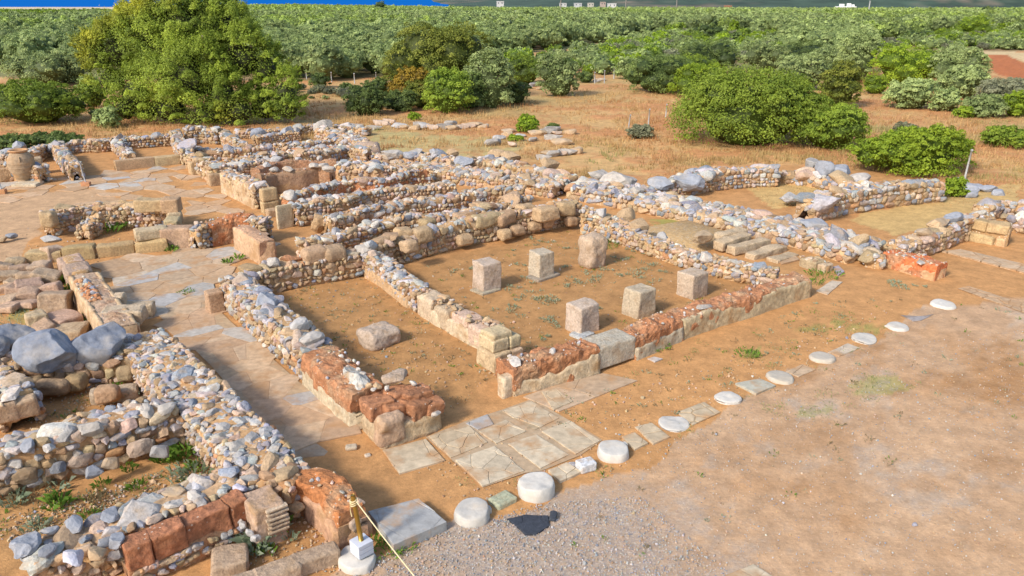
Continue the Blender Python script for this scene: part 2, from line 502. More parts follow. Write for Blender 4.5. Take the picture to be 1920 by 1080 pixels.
def rubble_wall(label, px, h=0.7, t=0.7, fs=0.2, cs=0.26, face='face_tan', top='top_white', core=EARTH, name='rubble_wall', z0=0.0, rough=0.10, skip=0.07, topskip=0.10, amp=0.04, coremat=None, parts=(), big=0):
    _seed[0] += 1
    ln = Line(px, h, z0, rough, _seed[0])
    r = thing(name, label, 'wall', ln.mid)
    core_mesh(ln, t, core, _seed[0], amp).build('earth_core', coremat or M_EARTH, r, smooth=True)
    mb = stones_on(ln, t, fs, cs, face, top, skip=skip, topskip=topskip)
    if mb:
        o = mb.build('stone_facing', M_STONE, r); o["kind"] = "stuff"
    for k in range(big):      # larger stones lying on the top
        s = random.uniform(0.1, ln.L - 0.1); P, T, Nn, H = ln.at(np.array([s]))
        q = np.array([*(P[0] + Nn[0] * random.uniform(-.25, .25) * t), z0 + H[0] + 0.04])
        x, y = proj(q)
        a = random.uniform(.32, .5)
        boulder(r, float(x), float(y), q[2] - .03, (a, a * random.uniform(.6, .85), a * random.uniform(.4, .55)), col=PAL[random.choice([0, 1, 1, 1, 2, 3])] * random.uniform(.8, 1.05), name='capstone')
    return r, ln

def plaster_panel(r, ln, t, s0, s1, hfrac, col, side=None, seed=0, name='plaster_face', mat=None, z_lo=-0.1, out=0.012, rag=0.12, lean=0.035):
    side = ln.front if side is None else side
    n = max(6, int((s1 - s0) / 0.07)); s = np.linspace(s0, s1, n)
    P, T, Nn, H = ln.at(s)
    q = np.concatenate([P, np.zeros((n, 1))], 1)
    hf = hfrac if np.isscalar(hfrac) else np.interp(s, np.linspace(s0, s1, len(hfrac)), hfrac)
    top = H * np.clip(hf + rag * (.5 * fbm(q, 2.2, seed + 77, 3) + .75 * fbm(q, 7.5, seed + 78, 3)), 0.1, 1.06)
    nz = 9
    rows = []
    for k in range(nz):
        f = k / (nz - 1)
        z = z_lo + (top - z_lo) * f
        off = t / 2 + out + lean * (1 - f)
        rows.append(np.concatenate([P + side * Nn * off, (ln.z0 + z)[:, None]], 1))
    rows.append(np.concatenate([P + side * Nn * (t / 2 - 0.10), (ln.z0 + top + 0.01)[:, None]], 1))
    rows.append(np.concatenate([P + side * Nn * (t / 2 - 0.12), (ln.z0 + top - 0.2)[:, None]], 1))
    V = np.stack(rows, 0)
    V += vec_noise(V, 3.4, seed + 31, 3) * 0.036
    a, b = V[:, :1].copy(), V[:, -1:].copy()      # returns that close the ends
    a[:, :, :2] = (P[0] - side * Nn[0] * (t / 2 - .05) - T[0] * .02)[None, None]; b[:, :, :2] = (P[-1] - side * Nn[-1] * (t / 2 - .05) + T[-1] * .02)[None, None]
    V = np.concatenate([a, V, b], 1); n += 2
    flat = V.reshape(-1, 3)
    C = np.asarray(col)[None] * (1 + .16 * fbm(flat, 1.8, seed + 9))[:, None]
    mb = MB(); mb.add(flat, grid_tris(len(rows), n), C)
    return mb.build(name, mat or M_PLASTER, r, smooth=True)

def mud_wall(label, px, h=0.6, t=0.7, name='mudbrick_wall', amp=0.07, flecks=60, z0=0.0, rough=0.12, col=REDMUD, shrink=0.0):
    _seed[0] += 1
    ln = Line(px, h, z0, rough, _seed[0], .055)
    flecks = int(flecks * .45)
    r = thing(name, label, 'wall', ln.mid)
    core_mesh(ln, t, col, _seed[0], amp, drop=0.0, shrink=shrink, fine=True).build('mudbrick_core', M_MUD, r)
    if flecks:
        s = rng.uniform(0, ln.L, flecks); P, T, Nn, H = ln.at(s)
        o = rng.uniform(-.48, .48, flecks) * t
        pos = np.concatenate([P + Nn * o[:, None], (z0 + H + rng.uniform(-.02, .015, flecks))[:, None]], 1)
        sc_ = rng.uniform(.015, .05, (flecks, 1)) * rng.uniform(.6, 1.2, (flecks, 3))
        R = rotmats(rng.uniform(-3, 3, flecks), rng.normal(0, .4, flecks), rng.normal(0, .4, flecks))
        mb = MB(); scatter(mb, pos, sc_, R, pick_cols('top_white', flecks) * 1.15, lod=0)
        ob = mb.build('pebble_inclusions', M_STONE, r); ob["kind"] = "stuff"
    return r, ln

def ashlar_wall(label, px, h=0.55, t=0.6, rows=1, lo=0.5, hi=0.95, base=SANDSTONE, name='ashlar_wall', z0=0.0, rubble=0, r=0.07, amp=0.035, top='tan_only'):
    """squared sandstone blocks in courses, each block a part"""
    _seed[0] += 1
    ln = Line(px, h, z0, 0.03, _seed[0])
    rt = thing(name, label, 'wall', ln.mid)
    core_mesh(ln, t * 0.8, EARTH * 0.9, _seed[0], 0.03, drop=0.12).build('earth_core', M_EARTH, rt, smooth=True)
    for k in range(rows):
        x = 0.0
        while x < ln.L - 0.15:
            l = min(random.uniform(lo, hi), ln.L - x)
            if ln.L - x - l < 0.25: l = ln.L - x
            P, T, Nn, H = ln.at(np.array([x + l / 2]))
            bh = H[0] / rows * random.uniform(.9, 1.06)
            put_block('block', M_BLOCK, l * 0.97, t * random.uniform(.9, 1.05), bh, (P[0, 0] + random.gauss(0, .015), P[0, 1] + random.gauss(0, .015)), math.atan2(T[0, 1], T[0, 0]) + random.gauss(0, .03), r, amp, col_block(base=base), rt, (random.gauss(0, .02), random.gauss(0, .02)), z=z0 + k * H[0] / rows - (0.06 if k == 0 else 0))
            x += l
    if rubble:
        mb = stones_on(ln, t, .16, .14, 'face_tan', top, faces=False, topskip=1 - rubble)
        if mb: mb.build('packing_stones', M_STONE, rt)["kind"] = "stuff"
    return rt, ln

# ================================================================== THE GROUND
def terrain(x, y):
    d = np.clip((y - 170) / 480, 0, 1)
    k = np.clip((x / np.maximum(y, 1) + .30) / .28, 0, 1)
    return -(2.4 + 2.6 * k) * d * d * (3 - 2 * d)

def wpoly(px, z=0.0):
    return [tuple(at(a, b, z)[:2]) for a, b in px]

SAND = np.array([.485, .25, .098]); COURT = np.array([.49, .305, .172]); FLOOR = np.array([.41, .215, .083])
STRAW = np.array([.53, .325, .135]); RED = np.array([.48, .225, .092]); SOIL = np.array([.30, .20, .10])
def build_ground():
    rows = np.concatenate([np.arange(1500, 520, -7), np.arange(520, 60, -2.2), np.arange(60, 2, -0.9)])
    y = 8.0 / np.tan(PITCH + np.arctan((rows - 540) / F))
    y = np.concatenate([[-40, -10, 1.0], y[y > 1.5]])
    y = np.append(y[y < 690], [700])
    cols = np.concatenate([np.arange(-1500, -100, 25), np.arange(-100, 2020, 4), np.arange(2020, 3500, 25)])
    u = (cols - 960) / F
    Y, U = np.meshgrid(y, u, indexing='ij')
    X = U * np.maximum(Y, 10) * 1.02
    p = np.stack([X, Y, np.zeros_like(X)], -1)
    w = vec_noise(p, 0.8, 3, 3)
    Xw, Yw = X + w[..., 0] * 0.5, Y + w[..., 1] * 0.5
    n1 = fbm(p, 0.45, 11, 4); n2 = fbm(p, 1.7, 12, 4); n3 = fbm(p, 0.12, 13, 3); n4 = fbm(p, 5.0, 14, 3)
    C = np.tile(SAND, X.shape + (1,)) * 1.0
    G = np.zeros(X.shape)
    def paint(poly, col, amt=1.0, soft=None, grow=0):
        m = in_poly(Xw, Yw, poly).astype(float) * amt
        if soft is not None: m = m * np.clip(soft, 0, 1)
        C[:] = C * (1 - m[..., None]) + np.asarray(col) * m[..., None]
        return m
    sm = lambda a, lo, hi: np.clip((a - lo) / (hi - lo), 0, 1)
    # rooms and corridors
    rooms = [[(500, 560), (665, 510), (960, 690), (830, 790)], [(760, 500), (1085, 425), (1480, 540), (950, 720)],
             [(-200, 1000), (420, 850), (440, 900), (0, 1080)], [(30, 790), (250, 700), (330, 740), (60, 830)], [(500, 930), (640, 900), (680, 1080), (400, 1080)]]
    for r_ in rooms: paint(wpoly(r_), FLOOR)
    paint(wpoly([(1230, 405), (1350, 405), (1600, 500), (1480, 520)]), FLOOR * 1.1)
    # court
    court = wpoly([(300, 1400), (620, 1085), (850, 992), (1010, 945), (1150, 880), (1370, 775), (1620, 655), (1740, 570), (2300, 520), (2900, 1500)])
    mc = paint(court, COURT)
    paint(court, COURT * np.array([.88, .76, .60]), 0.8, sm(n1 + .45 * n2, -.05, .35)); paint(court, COURT * np.array([.62, .56, .48]), 0.6, sm(n2 * .8 + n4 * .5, .22, .5))
    paint(court, np.array([.47, .36, .26]), 0.5, sm(n2 * .6 - n1 * .5 + .3 * n4, .18, .42))
    st = fbm(np.stack([(X * AX[0] + Y * AX[1]) * .35, X * BX[0] + Y * BX[1], X * 0], -1), 1.0, 19, 4)
    paint(court, COURT * np.array([.74, .62, .46]), 0.8, sm(st + .3 * n4, .16, .5) * sm(Y * .12 + X * .05, 1.3, 2.4)); paint(court, COURT * np.array([1.06, 1.08, 1.1]), 0.7, sm(-st + .4 * n2, .12, .5))
    G = np.maximum(G, mc * 0.16)
    gc = at(985, 1030)[:2]
    G = np.maximum(G, mc * .62 * np.clip(1.25 * np.exp(-((X - gc[0]) / 3.4) ** 2 - ((Y - gc[1]) / 2.3) ** 2) + .35 * n2, 0, 1))
    G = np.maximum(G, mc * sm(n2 * .6 - n1 * .5 + .3 * n4, .12, .42) * .33)
    # north-west court
    paint(wpoly([(-200, 370), (200, 355), (240, 400), (80, 420), (40, 480), (-200, 560)]), np.array([.48, .30, .165]))
    # field of dry grass behind the ruins
    field = wpoly([(-700, 300), (0, 292), (100, 272), (320, 250), (480, 255), (690, 285), (1000, 305), (1080, 330), (1230, 345), (1300, 318), (1480, 310), (1620, 320), (1800, 345), (2700, 420), (2700, 60), (-700, 60)])
    mf = paint(field, STRAW)
    paint(field, RED, 0.95, sm(n1 * .8 + n2 * .5 + .15, -.05, .35))
    paint(field, np.array([.36, .30, .12]), 0.5, sm(n3 + .5 * n2, .18, .5))
    paint(wpoly([(700, 245), (1000, 262), (940, 300), (690, 282)]), np.array([.40, .33, .14]), .8, sm(n2 + .5, 0, .5))
    for q in ([(1390, 345), (1560, 335), (1520, 385), (1440, 390)], [(1590, 410), (1760, 368), (1920, 345), (1900, 390), (1750, 425), (1680, 445)]):
        paint(wpoly(q), np.array([.52, .34, .135]))
    # grove floor
    gp = wpoly([(-900, 135), (540, 152), (830, 138), (900, 112), (1130, 84), (1150, 140), (1480, 130), (1600, 170), (1660, 100), (1920, 96), (2900, 100), (2900, 2), (-900, 2)])
    paint(gp, SOIL); paint(gp, np.array([.19, .20, .075]), .8, sm(n3 + n1 * .7 + .3, 0, .4))
    paint(wpoly([(1835, 104), (1885, 102), (2000, 150), (2000, 175), (1865, 138)]), np.array([.42, .14, .05]))
    paint(wpoly([(1605, 158), (1640, 108), (1662, 108), (1636, 160)]), np.array([.30, .10, .045]))
    paint(wpoly([(1640, 92), (1920, 98), (2100, 140), (1990, 140), (1885, 103), (1640, 108)]), np.array([.55, .40, .21]))
    paint(wpoly([(-300, 9), (90, 6), (250, 6), (240, 11), (60, 14), (-300, 16)]), np.array([.55, .43, .28]))
    # green weedy patches
    for q, a in (([(1210, 410), (1310, 405), (1350, 425), (1300, 440), (1230, 432)], .8), ([(1560, 590), (1660, 612), (1640, 630), (1570, 612)], .55), ([(1480, 612), (1560, 610), (1560, 628), (1490, 630)], .5),
                 ([(1590, 715), (1690, 700), (1690, 725), (1620, 745), (1590, 740)], .5), ([(1500, 765), (1560, 762), (1560, 782), (1510, 785)], .45), ([(0, 640), (110, 600), (60, 650)], .6), ([(0, 600), (60, 570), (50, 610)], .6), ([(1380, 655), (1420, 650), (1420, 672), (1385, 675)], .6)):
        paint(wpoly(q), np.array([.27, .28, .075]), a, sm(n4 + n2 + .55, 0, .6))
    C *= (1 + .13 * n2 + .09 * n4)[..., None]
    Z = terrain(X, Y) + (n2 * .010 + n4 * .006) * (Y < 60) + mf * (n1 * .09 + n2 * .04)
    V = np.stack([X, Y, Z], -1)
    me_mb = MB(); me_mb.add(V.reshape(-1, 3), grid_tris(*X.shape), C.reshape(-1, 3))
    o = me_mb.build("ground", M_GROUND, smooth=True)
    a = o.data.attributes.new("gravel", 'FLOAT', 'POINT'); a.data.foreach_set("value", G.astype(np.float32).ravel())
    o["kind"] = "structure"
build_ground()

# ------------------------------------------------------------------ sea and hills
def simple_mat(name, col, rough, spec=0.3, bump=0, bs=1.0):
    m = bpy.data.materials.new(name); m.use_nodes = True
    b = m.node_tree.nodes["Principled BSDF"]
    b.inputs["Base Color"].default_value = (*col, 1); b.inputs["Roughness"].default_value = rough; b.inputs["Specular IOR Level"].default_value = spec
    if bump:
        n = m.node_tree.nodes.new("ShaderNodeTexNoise"); n.inputs["Scale"].default_value = bs; n.inputs["Detail"].default_value = 4
        g = m.node_tree.nodes.new("ShaderNodeNewGeometry"); m.node_tree.links.new(g.outputs["Position"], n.inputs["Vector"])
        bp = m.node_tree.nodes.new("ShaderNodeBump"); bp.inputs["Strength"].default_value = bump; bp.inputs["Distance"].default_value = 0.5
        m.node_tree.links.new(n.outputs["Fac"], bp.inputs["Height"]); m.node_tree.links.new(bp.outputs["Normal"], b.inputs["Normal"])
    return m
mb = MB()
xs = np.linspace(-16000, 0, 60); ys = np.array([640, 900, 1500, 3000, 6000, 12000, 24000])
Y, X = np.meshgrid(ys, xs, indexing='ij')
X = np.minimum(X, -.075 * Y + (X > 0) * 0)
X = np.where(X >= -.075 * Y, -.075 * Y, X)
mb.add(np.stack([X, Y, np.full_like(X, -3.2)], -1).reshape(-1, 3), grid_tris(len(ys), len(xs)), (.01, .10, .42))
M_SEA = simple_mat("sea_water", (.006, .11, .38), 0.6, 0.0, 0.3, 0.2)
tag(mb.build("sea", M_SEA, smooth=True), kind="structure")

def build_hills():
    xs = np.linspace(-150, 2600, 260); ys = np.linspace(700, 2600, 120)
    Y, X = np.meshgrid(ys, xs, indexing='ij')
    p = np.stack([X, Y, X * 0], -1)
    k = X / Y - (-0.10)
    rise = np.clip(k, 0, 1) * np.clip((Y - 780) / 900, 0, 1)
    Z = -4.0 + rise ** 1.15 * 300 * (1 + .35 * fbm(p, 0.004, 5, 4)) + np.clip(rise * 25, 0, 1) * 3 * (1 + fbm(p, 0.02, 6, 3))
    n = fbm(p, 0.006, 8, 4); n2 = fbm(p, 0.045, 9, 3)
    g = np.array([.045, .072, .045]); b = np.array([.17, .12, .085])
    m = np.clip((n + .35 * n2 - .12) / .25, 0, 1)[..., None] * .8
    C = (g * (1 - m) + b * m) * (1 + .3 * n2[..., None])
    mb = MB(); mb.add(np.stack([X, Y, Z], -1).reshape(-1, 3), grid_tris(*X.shape), C.reshape(-1, 3))
    tag(mb.build("hills", mineral("hill_scrub", fine=0.03, contrast=.5, bump=0), smooth=True), kind="structure")
build_hills()

# ================================================================== PAVING
def clip_half(poly, n, d):
    """keep the side where p.n <= d"""
    out = []
    for i in range(len(poly)):
        a, b = poly[i], poly[(i + 1) % len(poly)]
        da, db = a @ n - d, b @ n - d
        if da <= 0: out.append(a)
        if (da < 0 < db) or (db < 0 < da): out.append(a + (b - a) * (da / (da - db)))
    return out

def slab_geo(mb, poly, z, thick, col, gap=0.012, seed=0):
    poly = np.array(poly)
    c = poly.mean(0)
    e = np.diff(np.concatenate([poly, poly[:1]]), axis=0)
    # more points along the edges, then a slightly broken outline
    pts = []
    for i in range(len(poly)):
        m = max(1, int(np.linalg.norm(e[i]) / 0.12))
        for k in range(m): pts.append(poly[i] + e[i] * k / m)
    q = np.array(pts)
    if len(q) < 3: return
    d = q - c; ln = np.linalg.norm(d, axis=1, keepdims=True)
    q = c + d * np.maximum(1 - gap / np.maximum(ln, .02), .3)
    q3 = np.concatenate([q, np.full((len(q), 1), 0.3 * seed)], 1)
    q = q + vec_noise(q3, 5.0, 2, 2)[:, :2] * 0.014
    qi = c + (q - c) * np.maximum(1 - 0.018 / np.maximum(ln, .05), .5)
    n = len(q)
    tz = random.gauss(0, .002)
    V = np.concatenate([np.c_[q, np.full(n, z - thick)], np.c_[q, np.full(n, z - .004 + tz)], np.c_[qi, np.full(n, z + tz)], [[*c, z + tz]]])
    T = []
    for i in range(n):
        j = (i + 1) % n
        T += [[i, j, n + j], [i, n + j, n + i], [n + i, n + j, 2 * n + j], [n + i, 2 * n + j, 2 * n + i], [2 * n + i, 2 * n + j, 3 * n]]
    area = 0.5 * np.sum(q[:, 0] * np.roll(q[:, 1], -1) - q[:, 1] * np.roll(q[:, 0], -1))
    T = np.array(T)
    if area < 0: T = T[:, ::-1]
    mb.add(V, T, col)

def cells(poly, sp, seed, aniso=1.0, jit=0.42, clip=False, ax=AX):
    r = random.Random(seed)
    P = np.array(poly); a2 = np.array(ax[:2]); b2 = np.array([-a2[1], a2[0]])
    u, v = P @ a2, P @ b2
    pts = []
    nu = int((u.max() - u.min()) / (sp * aniso)) + 3; nv = int((v.max() - v.min()) / sp) + 3
    for i in range(-1, nu):
        for j in range(-1, nv):
            uu = u.min() + (i + .5 * (j % 2) + r.uniform(-jit, jit)) * sp * aniso; vv = v.min() + (j + r.uniform(-jit, jit)) * sp
            pts.append(a2 * uu + b2 * vv)
    pts = np.array(pts)
    inside = in_poly(pts[:, 0], pts[:, 1], poly)
    R = sp * aniso * 2.6
    out = []
    area = 0.5 * np.sum(P[:, 0] * np.roll(P[:, 1], -1) - P[:, 1] * np.roll(P[:, 0], -1))
    Pc = P if area > 0 else P[::-1]
    for i, p in enumerate(pts):
        if not inside[i] and not clip: continue
        c = [p + R * (a2 * sx + b2 * sy) for sx, sy in ((-1, -1), (1, -1), (1, 1), (-1, 1))]
        d = np.linalg.norm(pts - p, axis=1)
        for k in np.where((d < R) & (d > 0))[0]:
            n = pts[k] - p
            c = clip_half(c, n, (pts[k] @ pts[k] - p @ p) / 2)
            if len(c) < 3: break
        if clip and len(c) >= 3:
            for k in range(len(Pc)):
                e = Pc[(k + 1) % len(Pc)] - Pc[k]; n = np.array([e[1], -e[0]])
                c = clip_half(c, n, n @ Pc[k])
                if len(c) < 3: break
        if len(c) >= 3: out.append(c)
    return out

TANS = [np.array([.46, .325, .205]), np.array([.50, .36, .235]), np.array([.44, .29, .17]), np.array([.47, .38, .28])]
GREYS = [np.array([.40, .36, .31]), np.array([.44, .395, .34]), np.array([.37, .34, .31])]
def pavement(name, px, sp, seed, z=0.03, aniso=1.3, grey=0.25, gap=0.014, jit=0.40, skip=0.0, clip=False, ax=AX, cols=None, bed=False):
    poly = wpoly(px, z)
    mb = MB(); r = random.Random(seed)
    if bed:
        P3 = np.c_[np.array(poly), np.full(len(poly), z - .007)]; cen = P3.mean(0); nb = len(P3)
        for i in range(nb): mb.add(np.array([P3[i], P3[(i + 1) % nb], cen]), [[0, 1, 2]], np.array([.42, .30, .185]))
    for c in cells(poly, sp, seed, aniso, jit, clip, ax):
        if r.random() < skip: continue
        col = r.choice(GREYS) if r.random() < grey else r.choice(cols or TANS)
        slab_geo(mb, c, z, 0.07, col * r.uniform(.88, 1.1), gap, seed)
    o = mb.build(name, M_PAVE); tag(o, kind="structure"); return o

pavement("flagstone_pavement", [(390, 560), (430, 600), (560, 715), (690, 800), (548, 840), (470, 770), (400, 690), (330, 620), (290, 585)], 0.62, 3, aniso=1.35, grey=.14, gap=.003, z=.03, jit=.62, skip=.05, bed=True, cols=[np.array([.47, .31, .19]), np.array([.46, .325, .21]), np.array([.49, .34, .21]), np.array([.45, .29, .17])])
pavement("flagstone_pavement", [(165, 505), (200, 485), (460, 448), (505, 468), (430, 510), (395, 560), (300, 590), (230, 590)], 0.62, 4, aniso=1.9, grey=.10, jit=.40, gap=.007)
pavement("flagstone_pavement", [(-60, 350), (120, 330), (205, 322), (345, 309), (372, 330), (395, 352), (420, 365), (492, 392), (470, 402), (345, 408), (340, 360), (255, 362), (235, 395), (200, 372), (205, 350), (-60, 388)], 0.62, 5, aniso=2.0, grey=.16, jit=.62, skip=.30, gap=.02, z=.018, cols=[np.array([.49, .32, .19]), np.array([.50, .35, .22]), np.array([.47, .30, .17])])
pavement("flagstone_pavement", [(545, 842), (690, 800), (720, 830), (560, 880)], 0.6, 6, aniso=1.3, grey=.35, skip=.55, gap=.05, z=.012, cols=[np.array([.40, .30, .2])])

# threshold slabs, each a thing
PALE = [np.array([.50, .395, .265]), np.array([.48, .37, .24]), np.array([.52, .42, .29])]
pavement("pavement_bed", [(798, 819), (873, 789), (940, 768), (998, 747), (1130, 824), (1088, 853), (1016, 882), (985, 886), (905, 913), (850, 864)], 9.0, 77, z=.021, bed=True, skip=1.0)
def paving_slab(label, px, sp=0.45, z=0.035, gap=0.006, cols=PALE, seed=0, thick=0.07, jit=.45, group=None, skip=0):
    poly = wpoly(px, z); c = np.mean(poly, 0)
    mb = MB(); r = random.Random(seed + 50)
    base = r.choice(cols)
    Pq = np.array(poly); cq = Pq.mean(0); Pq = cq + (Pq - cq) * .985; nb = len(Pq)
    for i in range(nb): mb.add(np.array([[*Pq[i], z - .010], [*Pq[(i + 1) % nb], z - .010], [*cq, z - .010]]), [[0, 1, 2]], base * np.array([.82, .76, .68]))
    for q in cells(poly, sp, seed, 1.25, jit, True):
        if r.random() < skip: continue
        slab_geo(mb, q, z, thick, base * r.uniform(.9, 1.08), gap, seed)
    o = mb.build("paving_slab", M_PAVE, loc=(c[0], c[1], 0))
    return tag(o, label, "paving slab", group)
paving_slab("pale paving slab nearest the orange end pier of the corridor wall", [(717, 843), (798, 822), (835, 862), (748, 888)], .9, seed=1)
paving_slab("badly cracked pale slab second from the orange end pier", [(803, 818), (880, 798), (914, 829), (845, 858)], .36, seed=2, gap=.005)
paving_slab("small smooth grey slab at the back edge of the threshold paving", [(873, 793), (914, 776), (926, 795), (896, 805)], .9, seed=3, cols=GREYS)
paving_slab("cracked slab in front of the small grey slab", [(898, 808), (948, 786), (986, 808), (930, 831)], .36, seed=4, gap=.005)
paving_slab("large crazed slab at the back of the threshold beside the concrete strip", [(935, 772), (996, 751), (1048, 783), (1002, 806), (962, 782)], .34, seed=5, gap=.004)
paving_slab("large almost whole pale slab in the middle of the threshold paving", [(952, 832), (1005, 813), (1067, 852), (1013, 878)], 1.0, seed=6)
paving_slab("pale slab cracked in three at the right end of the threshold", [(1015, 808), (1069, 788), (1125, 826), (1080, 851)], .7, seed=7)
paving_slab("slab broken into pieces at the front of the threshold behind the tallest column base", [(852, 862), (928, 835), (984, 882), (905, 911)], .38, seed=8, gap=.005)
paving_slab("long smooth tan concrete strip along the foot of the front hall wall", [(980, 743), (1040, 722), (1130, 699), (1196, 713), (1048, 771)], 3.0, seed=9, z=.03, cols=[np.array([.47, .33, .21])])
paving_slab("broken pale slab set into the tan concrete strip", [(1014, 734), (1042, 728), (1074, 752), (1038, 768)], .26, seed=10, z=.05, cols=PALE, gap=.005)
paving_slab("raised worn grey slab platform behind the rope post", [(690, 958), (785, 934), (838, 978), (738, 1022)], .75, seed=11, z=.17, thick=.25, cols=[np.array([.38, .365, .34])], gap=.004)
paving_slab("cracked pale slab right of the tallest white column base", [(1028, 881), (1062, 866), (1090, 884), (1050, 902)], .3, seed=12, z=.05)
paving_slab("narrow worn slab beside the column base with the projecting lug", [(1165, 818), (1190, 810), (1216, 830), (1190, 842)], .4, seed=13, z=.04)
paving_slab("squarish worn slab left of the wide flat fourth column base", [(1190, 800), (1222, 792), (1256, 818), (1225, 832)], .5, seed=14, z=.04)
paving_slab("patch of broken slabs between the fourth and fifth column bases", [(1268, 772), (1320, 752), (1352, 772), (1298, 797)], .32, seed=15, z=.03, gap=.02)
paving_slab("big grey green slab beside the portico bases", [(1378, 718), (1425, 709), (1455, 722), (1418, 738)], 2.0, seed=16, z=.05, cols=[np.array([.38, .35, .27])])
paving_slab("pinkish slab piece between the sixth and seventh column bases", [(1473, 696), (1505, 682), (1530, 692), (1497, 706)], .4, seed=17, z=.03, cols=TANS)
paving_slab("flat broken stones before the third column base from the right", [(1552, 660), (1590, 643), (1612, 652), (1574, 667)], .35, seed=18, z=.03, cols=TANS)
paving_slab("worn pale slab patch in the gravel at the bottom of the picture", [(1352, 1082), (1412, 1056), (1460, 1086), (1400, 1110)], .4, seed=19, z=.03)
paving_slab("row of weathered flat slabs at the far right edge above the court", [(1765, 470), (1800, 466), (1925, 495), (1925, 512)], .55, seed=20, z=.05, cols=TANS, gap=.03)
paving_slab("strip of broken paving running to the right edge near the last column base", [(1795, 540), (1815, 535), (1925, 570), (1925, 588)], .35, seed=21, z=.03, cols=TANS, gap=.03)
paving_slab("thin grey slab with a pointed end lying near the last column base", [(1688, 590), (1725, 592), (1752, 588), (1728, 600), (1712, 602)], 1.0, seed=22, z=.02, cols=[np.array([.31, .27, .25])])
paving_slab("small bluish slab leaning by the bottom of the steps", [(1560, 500), (1572, 497), (1584, 508), (1572, 515)], 1.0, seed=23, z=.06, cols=[np.array([.36, .33, .36])])
paving_slab("small pale slab on the sand before the front hall wall", [(1213, 672), (1226, 668), (1243, 672), (1228, 678)], 1.0, seed=24, z=.03, cols=[np.array([.45, .40, .36])])
paving_slab("flat slabs in the sand past the plastered end of the front hall wall", [(1530, 545), (1560, 525), (1580, 528), (1552, 552)], .5, seed=25, z=.03, cols=TANS)
# dark schist
o = paving_slab("dark blue black schist slab with a knob lying in the gravel", [(950, 972), (985, 964), (1028, 966), (1030, 985), (1005, 1001), (985, 1000)], .5, seed=26, z=.035, cols=[np.array([.045, .05, .062])], gap=.004)
o.data.materials[0] = M_SCHIST; o.name = "schist_slab"; o["category"] = "stone slab"
V, T = S3[3]
p = at(1037, 968, .04); mbx = MB(); mbx.add(V * np.array([.075, .13, .05]) @ np.eye(3), T, (.05, .055, .065)); k = mbx.build("knob", M_SCHIST); k.parent = o; k.location = [p[0] - o.location.x, p[1] - o.location.y, p[2]]

# ================================================================== WALLS
B0, B1, B2, B3, B4 = PAL[0], PAL[1], PAL[2], PAL[3], PAL[4]
# --- corridor, east side
r, ln = rubble_wall("long grey rubble wall between the paved corridor and the first sunken room", [(436, 520, .75), (480, 555, .78), (520, 590, .78), (562, 624, .74), (598, 652, .74)], t=.8, fs=.19, cs=.30, face='face_blue', top='top_blue', big=2)
boulder(r, 500, 566, .85, (.85, .6, .42), YAW + 1.2, B0 * 1.1); boulder(r, 560, 612, .86, (.5, .48, .42), col=B1); boulder(r, 455, 527, .82, (.6, .5, .36), col=B4 * .9)
boulder(r, 520, 588, .80, (.5, .36, .25), col=B3 * .8, mat=M_BLOCK); boulder(r, 585, 636, .83, (.7, .5, .3), col=B2 * .85)
r, ln = mud_wall("red mudbrick half of the corridor wall with pale plaster along its foot", [(600, 655, .74), (640, 690, .72), (690, 728, .72)], t=.85, flecks=130, amp=.06)
plaster_panel(r, ln, .85, 0.0, ln.L, [.62, .5, .5, .42, .45], (.52, .42, .28), seed=1)
boulder(r, 668, 708, .72, (1.15, .45, .25), YAW + 1.45, np.array([.45, .42, .36]), name='grey_plaster_crust', mat=M_PLASTER, tl=(.35, .0))
for i, (px_, py_) in enumerate(((640, 668), (652, 676), (672, 693), (680, 700))): boulder(r, px_, py_, .76, (.13, .1, .08), col=B2, name='pebble', mat=M_STONE)
# end pier
c = at(752, 742, .72)
r = thing("wall_end_pier", "broad orange mudbrick pier ending the corridor wall, flat grey stone on top", "wall", (c[0], c[1], 0))
put_block("pier_core", M_PLASTER, 1.34, .98, .44, c, YAW, .09, .06, (.46, .335, .20), r, z=-.05, n=30)
for (du, dv, L, W, H, z) in ((-.40, .22, .52, .48, .30, .36), (.08, .26, .50, .42, .36, .36), (.44, .20, .40, .50, .30, .36), (.16, -.24, .46, .44, .34, .34), (.48, -.26, .34, .40, .26, .36), (-.12, -.02, .5, .4, .28, .36), (.34, .0, .5, .4, .40, .33)):
    put_block("mudbrick", M_MUD, L * 1.08, W * 1.1, H, c[:2] + AX[:2] * du + BX[:2] * dv, YAW + random.gauss(0, .09), .05, .05, np.array([.39, .175, .085]) * random.uniform(.85, 1.12), r, (random.gauss(0, .05), random.gauss(0, .05)), z=z, n=20)
put_block("plaster_patch", M_PLASTER, .56, .34, .66, c[:2] - AX[:2] * .42 - BX[:2] * .36, YAW + .05, .12, .06, (.46, .30, .19), r, z=-.02, n=20)
boulder(r, 741, 707, .82, (.62, .5, .24), YAW, np.array([.40, .30, .22]), M_BLOCK, 'flat_stone', (.08, 0))
for px_, py_, s_, cc in ((726, 728, .14, B2), (694, 722, .18, B3), (707, 725, .2, B3), (700, 731, .13, B2), (775, 718, .16, B2), (751, 756, .14, B2), (818, 757, .16, B2), (818, 775, .2, B2), (757, 702, .2, np.array([.42, .16, .06]))):
    boulder(r, px_, py_, .80 if py_ < 756 else .4, (s_, s_ * .8, s_ * .7), col=cc, mat=M_STONE, name='stone')
# jamb stone at the near end of the corridor wall
put = put_block("jamb_block", M_BLOCK, .42, .42, .62, at(405, 583, 0), YAW, .05, .03, (.44, .28, .17), z=-.03, n=14); tag(put, "squared brown jamb block at the head of the corridor wall", "stone block")

